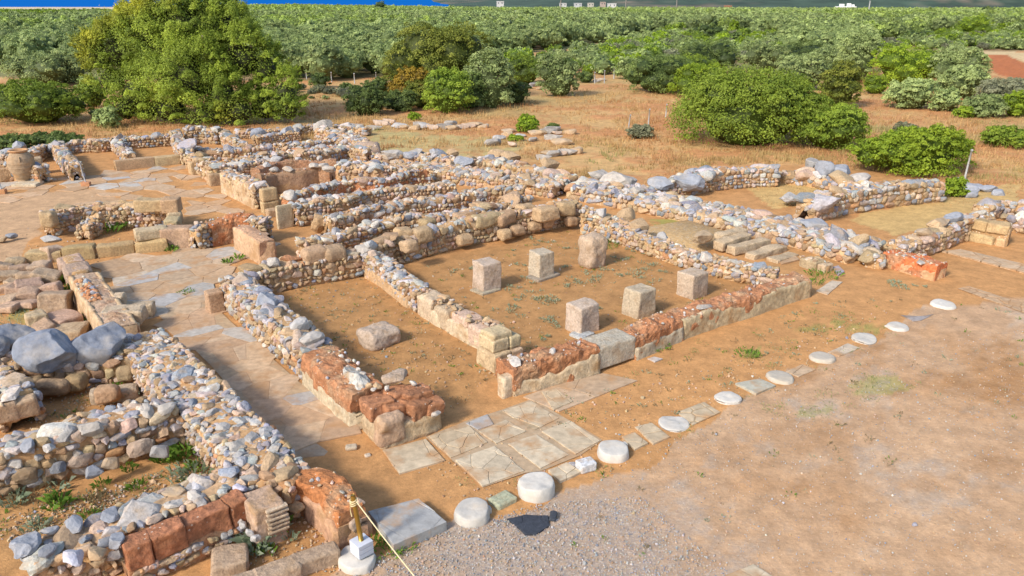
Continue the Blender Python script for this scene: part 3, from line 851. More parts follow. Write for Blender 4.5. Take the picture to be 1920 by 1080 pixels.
# --- back wall of the first room and of the pillar hall
r, ln = rubble_wall("tan rubble back wall of the first sunken room", [(455, 510, .72), (500, 500, .74), (560, 488, .74), (610, 478, .78), (664, 468, .8)], t=.6, fs=.22, cs=.3, face='tan_only', top='top_tan', skip=.06, big=1)
boulder(r, 512, 493, .8, (.5, .4, .36), col=B2 * .8); boulder(r, 545, 486, .78, (.75, .45, .28), YAW, np.array([.42, .2, .1]), M_BLOCK)
for px_, py_, l_ in ((592, 478, .75), (628, 474, .62)): boulder(r, px_, py_, .82, (l_, .55, .42), YAW, col_block(), M_BLOCK, 'block')
r, ln = rubble_wall("back wall of the pillar hall topped with big rounded sandstone blocks", [(690, 462, .8), (740, 446, .82), (800, 428, .85), (873, 410, .88), (973, 392, .9), (1078, 374, .9)], t=.62, fs=.22, cs=.26, face='tan_only', top='top_tan', skip=.05, topskip=.4)
for px_, py_, l_, h_ in ((722, 455, .8, .42), (756, 443, .6, .5), (792, 440, .65, .45), (800, 418, .5, .3), (868, 410, .72, .5), (912, 413, 1.15, .44), (946, 408, .8, .42), (985, 392, .7, .40), (1022, 401, .95, .5), (1060, 391, .62, .5), (905, 386, .8, .34), (768, 462, .5, .4)):
    boulder(r, px_, py_, .74, (l_, .55, h_), YAW + random.gauss(0, .08), col_block(), M_BLOCK, 'block', (random.gauss(0, .05), random.gauss(0, .05)), lod=2)
for px_, py_, l_ in ((970, 432, .55), (1000, 424, .5), (870, 452, .6), (945, 440, .45), (1070, 415, .5), (1025, 420, .45)):
    boulder(r, px_, py_, .3, (l_, .4, .36), YAW, col_block() * .92, M_BLOCK, 'block', (0, 0), lod=2)

# --- wall between first room and the hall
r, ln = rubble_wall("narrow wall of rounded grey stones between first room and pillar hall", [(686, 470, .72), (712, 484, .66), (740, 504, .62), (775, 530, .62), (792, 543, .60)], t=.55, fs=.16, cs=.17, face='face_blue', top='top_blue', topskip=.05)
boulder(r, 683, 470, .74, (.6, .5, .35), col=B2 * .8); boulder(r, 700, 476, .74, (.45, .4, .28), col=B4)
plaster_panel(r, ln, .55, .3, ln.L - .4, .45, (.47, .31, .17), seed=2)
r, ln = ashlar_wall("low wall of worn pale sandstone blocks continuing towards the broad pier", [(797, 543, .62), (850, 572, .6), (900, 598, .6), (930, 612, .62)], t=.58, lo=.6, hi=1.0, base=np.array([.50, .37, .25]), rubble=.25, r=.1, amp=.05)
plaster_panel(r, ln, .58, .2, ln.L - .2, .55, (.52, .40, .26), seed=3, rag=.25)
c = at(936, 622, .78)
r = thing("block_pier", "squared pier of sandstone blocks ending the wall beside the hall doorway", "wall", (c[0], c[1], 0))
for (du, dv, z, L, W, H) in ((-.17, -.02, -.05, .5, .7, .46), (.25, -.05, -.05, .34, .66, .44), (-.14, .02, .42, .46, .62, .3), (.26, .0, .40, .3, .55, .3), (-.05, .02, .68, .55, .5, .16)):
    q = c[:2] + AX[:2] * du + BX[:2] * dv
    put_block("block", M_BLOCK, L, W, H, q, YAW + random.gauss(0, .03), .05, .025, col_block(base=np.array([.47, .34, .21])), r, z=z, n=12)

# --- front wall of the hall
r, ln = mud_wall("front hall wall, left part of red crumbly mudbrick over pale plaster", [(946, 682, .6), (1000, 668, .62), (1060, 655, .62), (1105, 645, .58)], t=.72, flecks=90, amp=.11)
plaster_panel(r, ln, .72, 0, ln.L, [.5, .42, .4, .62, .8], (.53, .40, .25), seed=4, rag=.2)
boulder(r, 968, 678, .64, (.45, .3, .12), col=B2, mat=M_STONE, name='pale_stone'); boulder(r, 1035, 660, .66, (.3, .2, .1), col=B2, mat=M_STONE, name='pale_stone')
put_block("left_block", M_PLASTER, .5, .25, .5, at(955, 722, .2), YAW, .06, .03, (.55, .43, .29), r, z=-.03, n=12)
c = at(1140, 636, .55)
o = put_block("stone_slab_block", M_BLOCK, 1.15, .72, .56, c, YAW, .05, .03, (.43, .37, .28), z=.03, n=18); tag(o, "flat topped grey slab block set into the front hall wall", "stone block")
r, ln = mud_wall("front hall wall, middle part with red crumbling crown", [(1175, 625, .58), (1220, 603, .62), (1262, 588, .6)], t=.68, flecks=60, amp=.10)
plaster_panel(r, ln, .68, 0, ln.L, [.55, .45, .6], (.44, .36, .25), seed=5, rag=.2)
r, ln = mud_wall("front hall wall, long right part faced with smooth plaster to its end", [(1265, 588, .58), (1330, 568, .55), (1400, 549, .55), (1450, 532, .55), (1503, 516, .55)], t=.66, flecks=90, amp=.07, col=np.array([.42, .19, .09]))
plaster_panel(r, ln, .66, 0, ln.L, [1.0, 1.02, .8, .62, .8, 1.0, .95, .9], (.45, .345, .205), seed=6, rag=.14)
boulder(r, 1318, 575, .58, (.6, .3, .12), YAW, B2 * .8, M_STONE, 'pale_stone')

# --- east wall of the hall and the band beyond
r, ln = rubble_wall("low rubble wall along the right side of the pillar hall", [(1095, 392, .85), (1130, 405, .7), (1165, 422, .6), (1200, 438, .52), (1255, 458, .5), (1310, 476, .5), (1380, 494, .48), (1455, 508, .45)], t=.62, fs=.17, cs=.2, face='face_blue', top='top_tan', core=np.array([.46, .29, .14]))
boulder(r, 1195, 425, .6, (.7, .6, .55), YAW, B3 * .95, M_BLOCK); boulder(r, 1128, 400, .85, (.45, .4, .4), col=B1); boulder(r, 1240, 445, .5, (.5, .4, .4), col=B1 * .9); boulder(r, 1175, 402, .7, (.7, .5, .5), YAW, B3, M_BLOCK)
r, ln = rubble_wall("very broad spread of grey and tan rubble north of the steps", [(1085, 340, .6), (1180, 357, .55), (1285, 381, .45), (1395, 405, .42), (1505, 428, .42), (1625, 462, .42)], t=2.0, fs=.22, cs=.34, face='face_blue', top='top_blue', core=np.array([.46, .30, .16]), rough=.15, big=4, topskip=.08)
boulder(r, 1525, 420, .5, (1.0, .7, .4), .3, B0 * 1.05); boulder(r, 1560, 438, .5, (.7, .7, .3), .3, B1 * .7)
c = at(1650, 470, .35)
rubble_wall("low heap of stones ending the broad rubble by the red stub", [(1628, 470, .45), (1660, 478, .4)], t=.7, fs=.22, cs=.3, face='face_blue', top='top_tan')
r, ln = mud_wall("bright red plastered wall stub with white flecks and a hole", [(1668, 466, .5), (1720, 480, .52), (1768, 494, .5)], t=.62, flecks=160, amp=.05, col=np.array([.52, .15, .055]))
plaster_panel(r, ln, .62, .1, ln.L - .02, .55, (.50, .30, .16), seed=7, rag=.3)
put_block("end_face", M_PLASTER, .62, .08, .5, at(1762, 510, .2), YAW, .03, .015, (.48, .40, .30), r, z=-.03, n=10)
boulder(r, 1726, 492, .46, (.3, .25, .08), col=B2 * .8, mat=M_PLASTER, name='pale_patch')

# --- steps
c = at(1410, 460, .2)
r = thing("stone_steps", "worn flight of broad sandstone steps between the hall and the rubble", "steps", (c[0], c[1], 0))
for (px_, py_, z, L, W) in ((1468, 478, .10, 1.3, .42), (1437, 466, .20, 1.75, .42), (1405, 454, .30, 1.8, .42), (1375, 444, .40, 1.7, .42), (1372, 432, .47, 1.3, .4)):
    p = at(px_, py_, z)
    put_block("tread", M_BLOCK, L * random.uniform(.85, 1.05), W, .3, p, YAW + random.gauss(0, .06), .05, .04, np.array([.47, .35, .22]) * random.uniform(.94, 1.06), r, (random.gauss(0, .02), random.gauss(0, .02)), z=z - .3, n=16)
paving_slab("worn pale slab at the foot of the sandstone steps", [(1455, 484), (1490, 478), (1500, 486), (1465, 495)], .5, seed=27, z=.04, cols=TANS)
o = boulder(None, 1317, 445, .5, (1.1, .6, .45), YAW + .3, np.array([.46, .33, .2]), M_BLOCK, 'fallen_block'); tag(o, "large tan block lying left of the steps", "stone block")
r, ln = ashlar_wall("short row of tan blocks right of the steps", [(1508, 478, .3), (1530, 485, .32), (1556, 492, .32)], t=.5, lo=.6, hi=.9, base=np.array([.47, .34, .2]), rubble=.3)
mb = MB(); poly = np.array(wpoly([(1195, 420), (1290, 404), (1360, 424), (1330, 450), (1300, 458), (1240, 440)], .3)); cc = poly.mean(0)
n = len(poly); V = np.concatenate([np.c_[cc + (poly - cc) * 1.15, np.full(n, -.05)], np.c_[poly, np.full(n, .13)], [[*cc, .15]]]); T = []
for i in range(n):
    j = (i + 1) % n; T += [[i, j, n + j], [i, n + j, n + i], [n + i, n + j, 2 * n]]
mb.add(V, np.array(T)[:, ::-1], (.46, .30, .14)); tag(mb.build("earth_bank", M_EARTH, smooth=True), kind="structure")

# --- north-east room
rubble_wall("tall rubble wall of the far room with grey boulders at its corner", [(1228, 348, .55), (1290, 330, .75), (1340, 318, .85), (1400, 313, .85), (1452, 314, .8)], t=.8, fs=.22, cs=.30, face='face_blue', top='top_blue', big=1)
r, ln = rubble_wall("low crumbled wall with three round grey boulders near the green bush", [(1458, 320, .5), (1520, 326, .5), (1575, 336, .5), (1625, 346, .45)], t=.75, fs=.3, cs=.4, face='face_tan', top='top_tan')
boulder(r, 1521, 308, .75, (.7, .6, .6), col=B1 * .75); boulder(r, 1546, 318, .75, (.95, .7, .85), col=B0); boulder(r, 1575, 322, .7, (1.0, .7, .6), col=B0 * 1.1); boulder(r, 1611, 333, .5, (1.2, .75, .5), 0.1, np.array([.45, .40, .35]))
r, ln = rubble_wall("high wall of large upright grey stones below the green bush", [(1512, 374, .85), (1565, 361, .85), (1635, 349, .85), (1700, 342, .85), (1758, 339, .8)], t=.9, fs=.28, cs=.36, face='face_blue', top='top_blue', big=1)
boulder(r, 1545, 379, .75, (1.3, .9, .7), .2, np.array([.46, .42, .42])); boulder(r, 1488, 372, .3, (1.3, .8, .4), .3, B1 * .9)
for i, (px_, py_, a, lab) in enumerate(((1820, 352, 1.3, "long flat grey slab near the right fence post"), (1853, 354, .95, "square grey slab right of the long flat slab"), (1805, 340, .8, "rounded grey stone at the foot of the right fence post"), (1873, 361, .7, "small pale slab right of the square grey slab"), (1822, 365, .7, "half buried grey stone below the long flat slab"))):
    o = boulder(None, px_, py_, .1, (a, a * .6, .35), .1, B0 * 1.2); tag(o, lab, "stone")
r, ln = rubble_wall("long low wall of tan stones right of the red stub", [(1682, 458, .6), (1720, 444, .65), (1760, 428, .7), (1805, 411, .7), (1850, 400, .65)], t=.65, fs=.22, cs=.32, face='face_tan', top='top_tan', big=3)
boulder(r, 1783, 410, .85, (1.1, .6, .4), .4, B0 * 1.1); boulder(r, 1762, 420, .8, (1.1, .6, .4), .4, B3); boulder(r, 1735, 436, .72, (.8, .5, .35), .4, B3 * .95)
ashlar_wall("corner of squared sandstone blocks at the right edge", [(1826, 408, .75), (1860, 415, .75), (1898, 421, .75)], t=.6, rows=2, lo=.5, hi=.9, base=np.array([.48, .33, .17]))
rubble_wall("pale stones beyond the sandstone corner at the right edge", [(1838, 388, .5), (1880, 378, .5), (1925, 380, .5)], t=.7, fs=.28, cs=.4, face='face_tan', top='top_white')
rubble_wall("stub of mixed stones cut off by the right edge", [(1893, 400, .55), (1930, 408, .55)], t=.8, fs=.25, cs=.35, face='face_tan', top='top_white')

# --- magazines: the parallel walls behind the hall
rubble_wall("first rubble wall behind the hall, from the paved court to the far corner", [(560, 452, .7), (640, 438, .72), (690, 422, .75), (760, 406, .78), (830, 398, .8), (885, 390, .8), (940, 380, .8), (985, 370, .8)], t=.6, fs=.2, cs=.27, face='face_tan', top='top_white', skip=.06, big=4, core=EARTH * .9)
rubble_wall("second rubble wall behind the hall, ending at a tan block", [(612, 407, .75), (650, 399, .75), (690, 390, .72), (740, 381, .72), (790, 372, .72), (850, 363, .75), (910, 352, .75), (980, 347, .75)], t=.55, fs=.2, cs=.27, face='face_tan', top='top_white', skip=.06, big=4, core=EARTH * .9)
o = boulder(None, 603, 417, .45, (.95, .6, .7), YAW, np.array([.42, .27, .14]), M_BLOCK, 'door_block', lod=2); tag(o, "big rounded tan block at the doorway end of the second rubble wall", "stone block")
rubble_wall("third rubble wall behind the hall, starting at the slim upright jamb", [(550, 381, .85), (590, 375, .85), (645, 371, .8), (675, 361, .75), (730, 354, .75), (795, 347, .75), (850, 343, .75)], t=.6, fs=.2, cs=.26, face='face_tan', top='top_white', skip=.06, big=3, core=EARTH * .9)
r, ln = rubble_wall("fourth wall, red earth below a line of white stones", [(535, 366, .8), (583, 354, .75), (610, 346, .7), (655, 337, .7), (715, 336, .7), (765, 321, .7), (800, 317, .7)], t=.55, fs=.17, cs=.26, face='face_tan', top='top_white', core=REDMUD * 1.15, coremat=M_MUD, skip=.5, big=2)
boulder(r, 545, 366, .8, (.6, .45, .5), col=B2 * .9)
r, ln = mud_wall("fifth wall with smooth brown mud plaster facing the viewer", [(482, 327, .95), (512, 320, .95), (563, 316, .95), (595, 311, .95), (622, 315, .9)], t=.5, flecks=40, amp=.04, col=np.array([.36, .20, .11]))
plaster_panel(r, ln, .5, .2, ln.L - .6, .95, (.33, .20, .12), seed=8, rag=.05)
for px_, py_, a in ((515, 318, .4), (590, 311, .5), (608, 311, .45), (540, 317, .35), (618, 316, .5)): boulder(r, px_, py_, 1.0, (a * 1.3, a, a * .6), col=B2 * .85, mat=M_STONE)
r, ln = mud_wall("sixth wall of rough red brown mud behind the plastered wall", [(478, 318, .75), (515, 305, .75), (555, 301, .75), (630, 299, .75)], t=.5, flecks=60, amp=.05, col=np.array([.38, .20, .11]))
for px_, py_, a in ((517, 302, .6), (500, 310, .4), (560, 299, .3), (600, 297, .3)): boulder(r, px_, py_, .8, (a * 1.1, a, a * .8), col=B1, mat=M_STONE)
# jamb slab
o = put_block("jamb_slab", M_BLOCK, .62, .14, .88, at(536, 427, 0), YAW + .1, .03, .012, (.54, .42, .26), z=-.03, n=12); tag(o, "slim upright pale stone jamb standing in the doorway", "stone jamb")
o = put_block("doorway_block", M_BLOCK, .7, .4, .3, at(518, 404, 0), YAW, .05, .02, (.43, .29, .17), z=-.02, n=10); tag(o, "low brown block lying in the doorway left of the slim jamb", "stone block")
# big rubble spread
rubble_wall("wide collapsed bank of pale rubble behind the magazine walls", [(640, 308, .6), (700, 312, .55), (770, 305, .5), (850, 318, .5), (950, 330, .5), (1050, 345, .5)], t=1.5, fs=.22, cs=.30, face='face_tan', top='top_tan', core=np.array([.50, .32, .17]), rough=.25, topskip=.05)
rubble_wall("outermost rubble line with big pale boulders against the dry grass", [(700, 290, .55), (770, 288, .6), (850, 296, .6), (930, 302, .6), (1010, 316, .6), (1075, 330, .6)], t=.9, fs=.24, cs=.34, face='face_tan', top='top_white', big=6)
for px_, py_, a, lab in ((869, 303, 1.0, "big flat grey boulder on the outermost rubble line"), (1031, 308, .95, "round grey boulder standing alone at the edge of the dry grass"), (960, 294, 1.1, "long whitish boulder beside the tan block in the grass edge"), (930, 290, .9, "tan block beside the long whitish boulder"), (735, 290, 1.2, "broad whitish boulder at the left of the outermost line"), (775, 289, 1.1, "grey boulder right of the broad whitish one"), (820, 290, .95, "grey squarish boulder near a tuft of green"), (850, 288, .7, "tan squared stone beside the tuft of green"), (1160, 340, 1.6, "largest whitish boulder on the north line"), (1122, 328, 1.0, "whitish boulder left of the largest one on the north line"), (1195, 358, .6, "upright grey slab stone beside the largest whitish boulder"), (1242, 345, 1.3, "rounded brown grey boulder at the corner of the far room"), (1305, 325, 1.1, "flat blue grey stone on the corner of the far room"), (1290, 342, 1.5, "long grey stone below the flat blue grey one")):
    tan = 'tan' in lab
    o = boulder(None, px_, py_, .6, (a, a * .7, a * (.75 if a < 1 else .5)), .1, (B3 if tan else (B2 * .8 if 'whit' in lab else B0 * 1.12)), M_BLOCK if tan else M_BOULDER, lod=2); tag(o, lab, "boulder")
# west wall of the magazines
r, ln = rubble_wall("wall with pale plastered flank running to the upright pier of two blocks", [(425, 318, .95), (460, 333, .95), (488, 346, .95)], t=.62, fs=.2, cs=.3, face='tan_only', top='top_white', core=np.array([.45, .26, .14]))
plaster_panel(r, ln, .62, 0, ln.L, .9, (.50, .36, .22), seed=10, rag=.15)
c = at(502, 354, .95); put_block("end_block", M_BLOCK, .62, .4, .5, c, YAW, .04, .02, (.48, .34, .18), r, z=-.02, n=10); put_block("end_block", M_BLOCK, .6, .38, .5, c, YAW, .04, .02, (.46, .32, .17), r, z=.48, n=10)
rubble_wall("short ruined pier of blocks right of the long low block wall", [(358, 288, .7), (385, 300, .7)], t=.8, fs=.24, cs=.28, face='tan_only', top='top_tan')
o = put_block("pier_block", M_BLOCK, .75, .6, .62, at(373, 325, 0), YAW, .05, .03, (.45, .31, .17), z=-.03, n=12); tag(o, "pale squared block at the left ruined pier", "stone block")
rubble_wall("second ruined pier with a dark block at its foot", [(388, 302, .8), (410, 312, .8)], t=.7, fs=.22, cs=.28, face='tan_only', top='top_tan')
o = put_block("pier_block", M_BLOCK, .7, .6, .55, at(406, 346, 0), YAW, .05, .03, (.42, .28, .16), z=-.03, n=12); tag(o, "dark squared block at the foot of the second ruined pier", "stone block")
for lab, px_, kw in (
    ("line of grey and white stones above the ruined piers", [(345, 274), (400, 280), (450, 279), (505, 273)], dict(h=.55, t=.55)),
    ("low rubble row behind the second ruined pier", [(425, 300), (465, 296), (508, 290)], dict(h=.7, t=.5)),
    ("pale rubble row meeting the white spur", [(508, 292), (535, 285), (560, 284)], dict(h=.7, t=.5)),
    ("rubble row nearest the plastered fifth wall", [(425, 311), (460, 306), (505, 300)], dict(h=.7, t=.5)),
    ("grey topped wall crossing the middle of the north rooms", [(512, 271), (570, 268), (625, 259), (650, 262)], dict(h=.6, t=.55)),
    ("rubble wall under the north trees seen between two spurs", [(478, 256), (520, 250), (560, 247)], dict(h=.5, t=.5)),
    ("stony wall from the north corner towards the collapsed bank", [(600, 240), (640, 247), (668, 258), (690, 275)], dict(h=.7, t=.9)),
    ("low wall of mixed stones left of the collapsed bank", [(560, 288), (610, 282), (650, 272), (690, 279)], dict(h=.7, t=.55)),
    ("reddish rubble row in the middle of the north rooms", [(530, 276), (580, 277), (630, 272)], dict(h=.6, t=.5, core=REDMUD * 1.1)),
    ("spur of whitish stones running down from the north corner", [(328, 245), (335, 262), (350, 280)], dict(h=.75, t=.6)),
    ("pile of grey stones below the big feathery tree", [(345, 240), (380, 238), (410, 240)], dict(h=.9, t=.7)),
    ("slim spur wall behind the grey stone pile", [(412, 242), (430, 256), (455, 268)], dict(h=.65, t=.55)),
    ("perimeter wall of pale stones under the big feathery tree", [(60, 284), (75, 275), (117, 268), (150, 264), (183, 264), (225, 259), (283, 255), (325, 252)], dict(h=.6, t=.6)),
    ("stone spur ending in a square block right of the jar", [(108, 270), (122, 290), (140, 308)], dict(h=.75, t=.6)),
    ("short spur of white stones behind the long low block wall", [(215, 262), (228, 274), (243, 288)], dict(h=.55, t=.55)),
    ("low wall behind the clay jar at the left edge", [(-40, 312), (0, 305), (40, 308), (78, 312)], dict(h=.75, t=.6)),
    ("pale rubble running off the left edge behind the jar", [(-40, 292), (0, 290), (45, 284)], dict(h=.6, t=.6)),
    ("boulder row at the foot of the big feathery tree", [(440, 244), (475, 245), (520, 240), (560, 240)], dict(h=.45, t=.6, cs=.55)),
    ("scattered stone line at the top of the dry grass", [(560, 238), (600, 233), (650, 236), (690, 240)], dict(h=.45, t=.6, cs=.5)),
):
    kw = dict(dict(fs=.2, cs=.28, face='face_tan', top='top_white', big=2), **kw)
    rubble_wall(lab, px_, **kw)
for px_, py_, a, lab in ((36, 275, 1.1, "large grey boulder behind the clay jar"), (484, 250, 1.0, "squarish grey boulder under the big feathery tree"), (536, 246, 1.0, "flat dark boulder at the edge of the big feathery tree"), (555, 244, .7, "leaning pale stone beside the flat dark boulder"), (606, 236, 1.2, "broad pale boulder on the north corner"), (622, 260, .9, "bluish boulder inside the north rooms"), (12, 288, .9, "grey stone at the left edge behind the jar"), (355, 243, .9, "grey boulder on the stone pile"), (97, 275, 1.0, "blue grey stone on the perimeter wall")):
    o = boulder(None, px_, py_, .55, (a, a * .7, a * .6), col=(B2 * .75 if 'pale' in lab else B0 * 1.1)); tag(o, lab, "boulder")
# long low block wall
r, ln = ashlar_wall("long low wall of smooth tan blocks beside the paved court", [(212, 298, .55), (260, 293, .55), (335, 286, .55)], t=.5, lo=1.2, hi=1.9, base=np.array([.47, .32, .18]), r=.03, amp=.015)
o = put_block("wall_block", M_BLOCK, .8, .6, .62, at(18, 338, 0), YAW, .05, .03, (.42, .27, .15), z=-.02, n=12); tag(o, "brown block left of the clay jar", "stone block")
o = put_block("wall_block", M_BLOCK, .6, .6, .8, at(70, 326, 0), YAW, .05, .03, (.36, .26, .16), z=-.02, n=12); tag(o, "dark block behind the right side of the jar", "stone block")

# --- enclosure of ashlar in the left middle
r, ln = rubble_wall("back wall of the small enclosure, mixed blocks and pebbles", [(84, 402, .8), (140, 390, .8), (195, 385, .8), (250, 385, .8), (300, 384, .8), (326, 383, .85)], t=.55, fs=.17, cs=.26, face='face_tan', top='tan_only', skip=.08, core=EARTH * .95)
for px_, py_, l_, h_ in ((92, 410, .5, .6), (122, 395, .7, .36), (165, 388, 1.1, .32), (212, 385, .8, .3), (262, 388, 1.0, .34), (300, 384, .5, .4)): boulder(r, px_, py_, .72, (l_, .5, h_), .05, col_block(), M_BLOCK, 'block', (0, 0), lod=2)
for lab, px_, py_, L, H, z in (("upper tan block on the corner of the enclosure", 281, 372, 1.0, .45, .78), ("small upper block at the corner of the enclosure", 319, 371, .6, .5, .78)):
    o = put_block("wall_block", M_BLOCK, L, .55, H, at(px_, py_, z + H), .1, .05, .03, col_block(), z=z, n=12); tag(o, lab, "stone block")
r, ln = ashlar_wall("short block return closing the right end of the enclosure", [(322, 388, .85), (326, 402, .8), (318, 412, .75)], t=.5, rows=2, lo=.6, hi=.9, base=np.array([.46, .34, .21]))
r, ln = rubble_wall("low cross wall inside the enclosure", [(184, 398, .75), (168, 412, .6), (155, 424, .5)], t=.5, fs=.2, cs=.3, face='tan_only', top='top_tan')
r, ln = ashlar_wall("front row of squared sandstone blocks along the paved entrance", [(45, 468, .42), (115, 462, .44), (180, 455, .46), (250, 447, .46), (312, 440, .48)], t=.55, lo=.9, hi=1.5, base=np.array([.46, .32, .16]), r=.06, amp=.03)
r, ln = ashlar_wall("upper block course on the front row of the enclosure", [(250, 427, .38), (285, 422, .38), (312, 417, .40)], z0=.44, t=.45, lo=.9, hi=1.3, base=np.array([.48, .36, .22]))
o = put_block("wall_block", M_BLOCK, 1.0, .6, .72, at(338, 462, 0), .12, .05, .03, (.43, .28, .18), z=-.03, n=14); tag(o, "tall pinkish block between the front row and the red topped wall", "stone block")
r, ln = rubble_wall("rubble patch beside the tall pinkish block", [(362, 427, .75), (385, 420, .75)], t=.55, fs=.19, cs=.24, face='face_tan', top='top_tan')
r, ln = mud_wall("red topped wall with a dark block in its face", [(388, 417, .8), (420, 410, .82), (445, 405, .85), (470, 405, .85)], t=.6, flecks=50, amp=.07, col=np.array([.44, .17, .07]))
put_block("dark_block", M_BLOCK, 1.05, .3, .5, at(418, 440, .2), .12, .05, .03, (.34, .23, .15), r, z=-.02, n=12)
r, ln = rubble_wall("broken rubble end by the narrow doorway", [(472, 408, .8), (500, 410, .8)], t=.55, fs=.18, cs=.22, face='face_tan', top='top_tan')
r, ln = mud_wall("plastered pinkish spur wall pointing to the doorway", [(452, 424, .75), (475, 437, .75), (500, 452, .7)], t=.55, flecks=15, amp=.035, col=np.array([.47, .28, .17]))
plaster_panel(r, ln, .55, 0, ln.L, .95, (.50, .32, .19), seed=11, rag=.06)
o = boulder(None, 95, 448, .5, (.75, .5, .25), .1, B1 * .95); tag(o, "flat pale grey stone lying on the front block row", "stone")
o = boulder(None, 22, 443, .15, (.38, .3, .22), .1, B0 * .9); tag(o, "small blue grey stone on the sand of the west court", "stone")
o = boulder(None, 3, 449, .12, (.4, .3, .2), .1, B3 * .8); tag(o, "small brown stone at the left edge of the west court", "stone")

# --- left side of the corridor
r, ln = ashlar_wall("worn block wall along the left of the paved entrance, far end", [(128, 470, .6), (140, 488, .62), (150, 502, .62)], t=.75, lo=.75, hi=1.1, base=np.array([.45, .31, .21]), r=.1, amp=.045)
r, ln = mud_wall("long plastered wall with red earth and pebbles on its flat top", [(158, 515, .65), (178, 545, .65), (203, 580, .62), (228, 612, .6)], t=.75, flecks=20, amp=.03, col=np.array([.48, .33, .22]))
plaster_panel(r, ln, .75, 0, ln.L, .98, (.52, .37, .22), side=1, seed=12, rag=.04); plaster_panel(r, ln, .75, 0, ln.L, .98, (.50, .35, .21), side=-1, seed=13, rag=.04)
s = rng.uniform(ln.L * .12, ln.L * .55, 110); P, T_, Nn, H = ln.at(s); o_ = rng.uniform(-.12, .42, 110) * .75 * -ln.front * -1
mbm = MB(); scatter(mbm, np.c_[P - Nn * np.abs(o_)[:, None] * 1.0, H + rng.uniform(-.01, .03, 110)], rng.uniform(.03, .10, (110, 1)) * rng.uniform(.7, 1.2, (110, 3)), rotmats(rng.uniform(-3, 3, 110), rng.normal(0, .3, 110), rng.normal(0, .3, 110)), np.where(rng.random((110, 1)) < .5, REDMUD * 1.1, pick_cols('top_white', 110)))
mbm.build("red_earth_patch", M_STONE, r)["kind"] = "stuff"
for lab, px_, py_, L, W, H in (("pale upright block pair at the end of the plastered wall", 232, 596, .3, .35, .4), ("long brown block beside the corridor end of the plastered wall", 264, 592, .8, .4, .42), ("large flat worn stone behind the blue boulders", 238, 622, 1.0, .7, .4)):
    o = put_block("wall_block", M_BLOCK, L, W, H, at(px_, py_, 0), .15, .07, .04, (.47, .36, .24), z=-.02 if H == .42 else .25, n=14); tag(o, lab, "stone block")

# fallen ashlar heap at the left edge, each block by itself
heap = [(38, 505, .62, .4, .3, .5, 'reddish fallen block at the top of the left heap'), (14, 517, .7, .4, .28, .3, 'dark reddish fallen block at the left edge of the heap'), (55, 519, .7, .34, .3, .4, 'long narrow fallen block in the left heap'), (78, 504, .6, .55, .36, .2, 'pale block at the upper right of the left heap'), (88, 524, .75, .55, .42, .15, 'light squared block standing right of the left heap'), (98, 545, .7, .42, .36, .25, 'tan block below the light squared block'), (105, 574, .78, .6, .55, .2, 'large square block with a shaded face beside the plastered wall'), (120, 603, .9, .7, .34, -.5, 'wide pale block tilted against the plastered wall'), (128, 622, .95, .6, .3, .15, 'long block just above the blue boulders'), (72, 612, .6, .5, .5, -.9, 'upright pale block left of the wide tilted block'), (92, 620, .5, .4, .4, -.6, 'pinkish leaning block above the blue boulders'), (20, 537, .6, .4, .26, .4, 'grey brown block in the lower left heap'), (36, 545, .6, .5, .35, .1, 'knobbly reddish stone in the lower left heap'), (58, 540, .75, .55, .35, .6, 'broad rounded stone in the middle of the heap'), (10, 560, .7, .5, .22, .1, 'flat block at the left edge below the heap'), (44, 566, 1.0, .5, .2, -.1, 'long low block half sunk in green weeds'), (12, 575, .7, .45, .2, 0, 'small flat block at the left edge in the weeds'), (60, 552, .6, .5, .3, .2, 'mossy stone at the right of the heap'), (28, 490, .6, .4, .25, .4, 'small brown block behind the left heap'), (5, 500, .6, .4, .3, .2, 'dark block cut by the left edge'), (25, 528, .5, .4, .22, -.3, 'thin tilted block in the left heap'), (100, 478, .62, .55, .45, .9, 'dark rounded block at the head of the block wall')]
for px_, py_, L, W, H, yw, lab in heap:
    o = put_block("fallen_block", M_BLOCK, L, W, H, at(px_, py_ + 8, .02), yw, .07, .045, col_block(base=np.array([.42, .29, .19])), z=-.02, n=13, tl=(random.gauss(0, .12), random.gauss(0, .12))); tag(o, lab, "stone block")

# --- near left
r, ln = rubble_wall("rubble wall carrying three huge blue grey boulders", [(-30, 668, .62), (60, 667, .62), (150, 661, .62), (265, 655, .62)], t=.9, fs=.24, cs=.26, face='tan_only', top='top_tan', skip=.08, core=EARTH * .9)
for px_, py_, sz, yw, tl_, nm in ((18, 636, (1.15, .9, .74), .2, (.1, -.1), 0), (97, 660, (1.42, 1.0, 1.0), .12, (.25, .05), 1), (188, 643, (1.25, 1.0, .98), .15, (.12, .1), 2), (-15, 650, (.7, .7, .6), .2, (0, 0), 0)):
    boulder(r, px_, py_, .85, sz, yw, np.array([.18, .195, .23]) * (1.1 if nm == 1 else 1), name='huge_boulder', tl=tl_, lod=2)
for px_, py_, l_ in ((100, 730, .8), (60, 720, .5), (145, 718, .5), (205, 740, .6), (235, 700, .5)): boulder(r, px_, py_, .25, (l_ * .85, .34, .36), .1, col_block() * .72, M_BLOCK, 'block', (0, 0), lod=2)
o = put_block("fallen_block", M_BLOCK, .9, .35, .3, at(216, 748, .0), YAW - .25, .07, .04, (.38, .29, .20), z=-.03, n=12); tag(o, "long brown block on the floor under the blue boulders", "stone block")
r, ln = rubble_wall("broad stony wall along the left side of the paved corridor", [(262, 622, .78), (300, 660, .8), (338, 700, .8), (385, 745, .8), (430, 788, .8), (470, 830, .8), (500, 860, .78), (522, 884, .75)], t=1.02, fs=.145, cs=.165, face='face_blue', top='top_blue', core=np.array([.48, .28, .13]), topskip=.2)
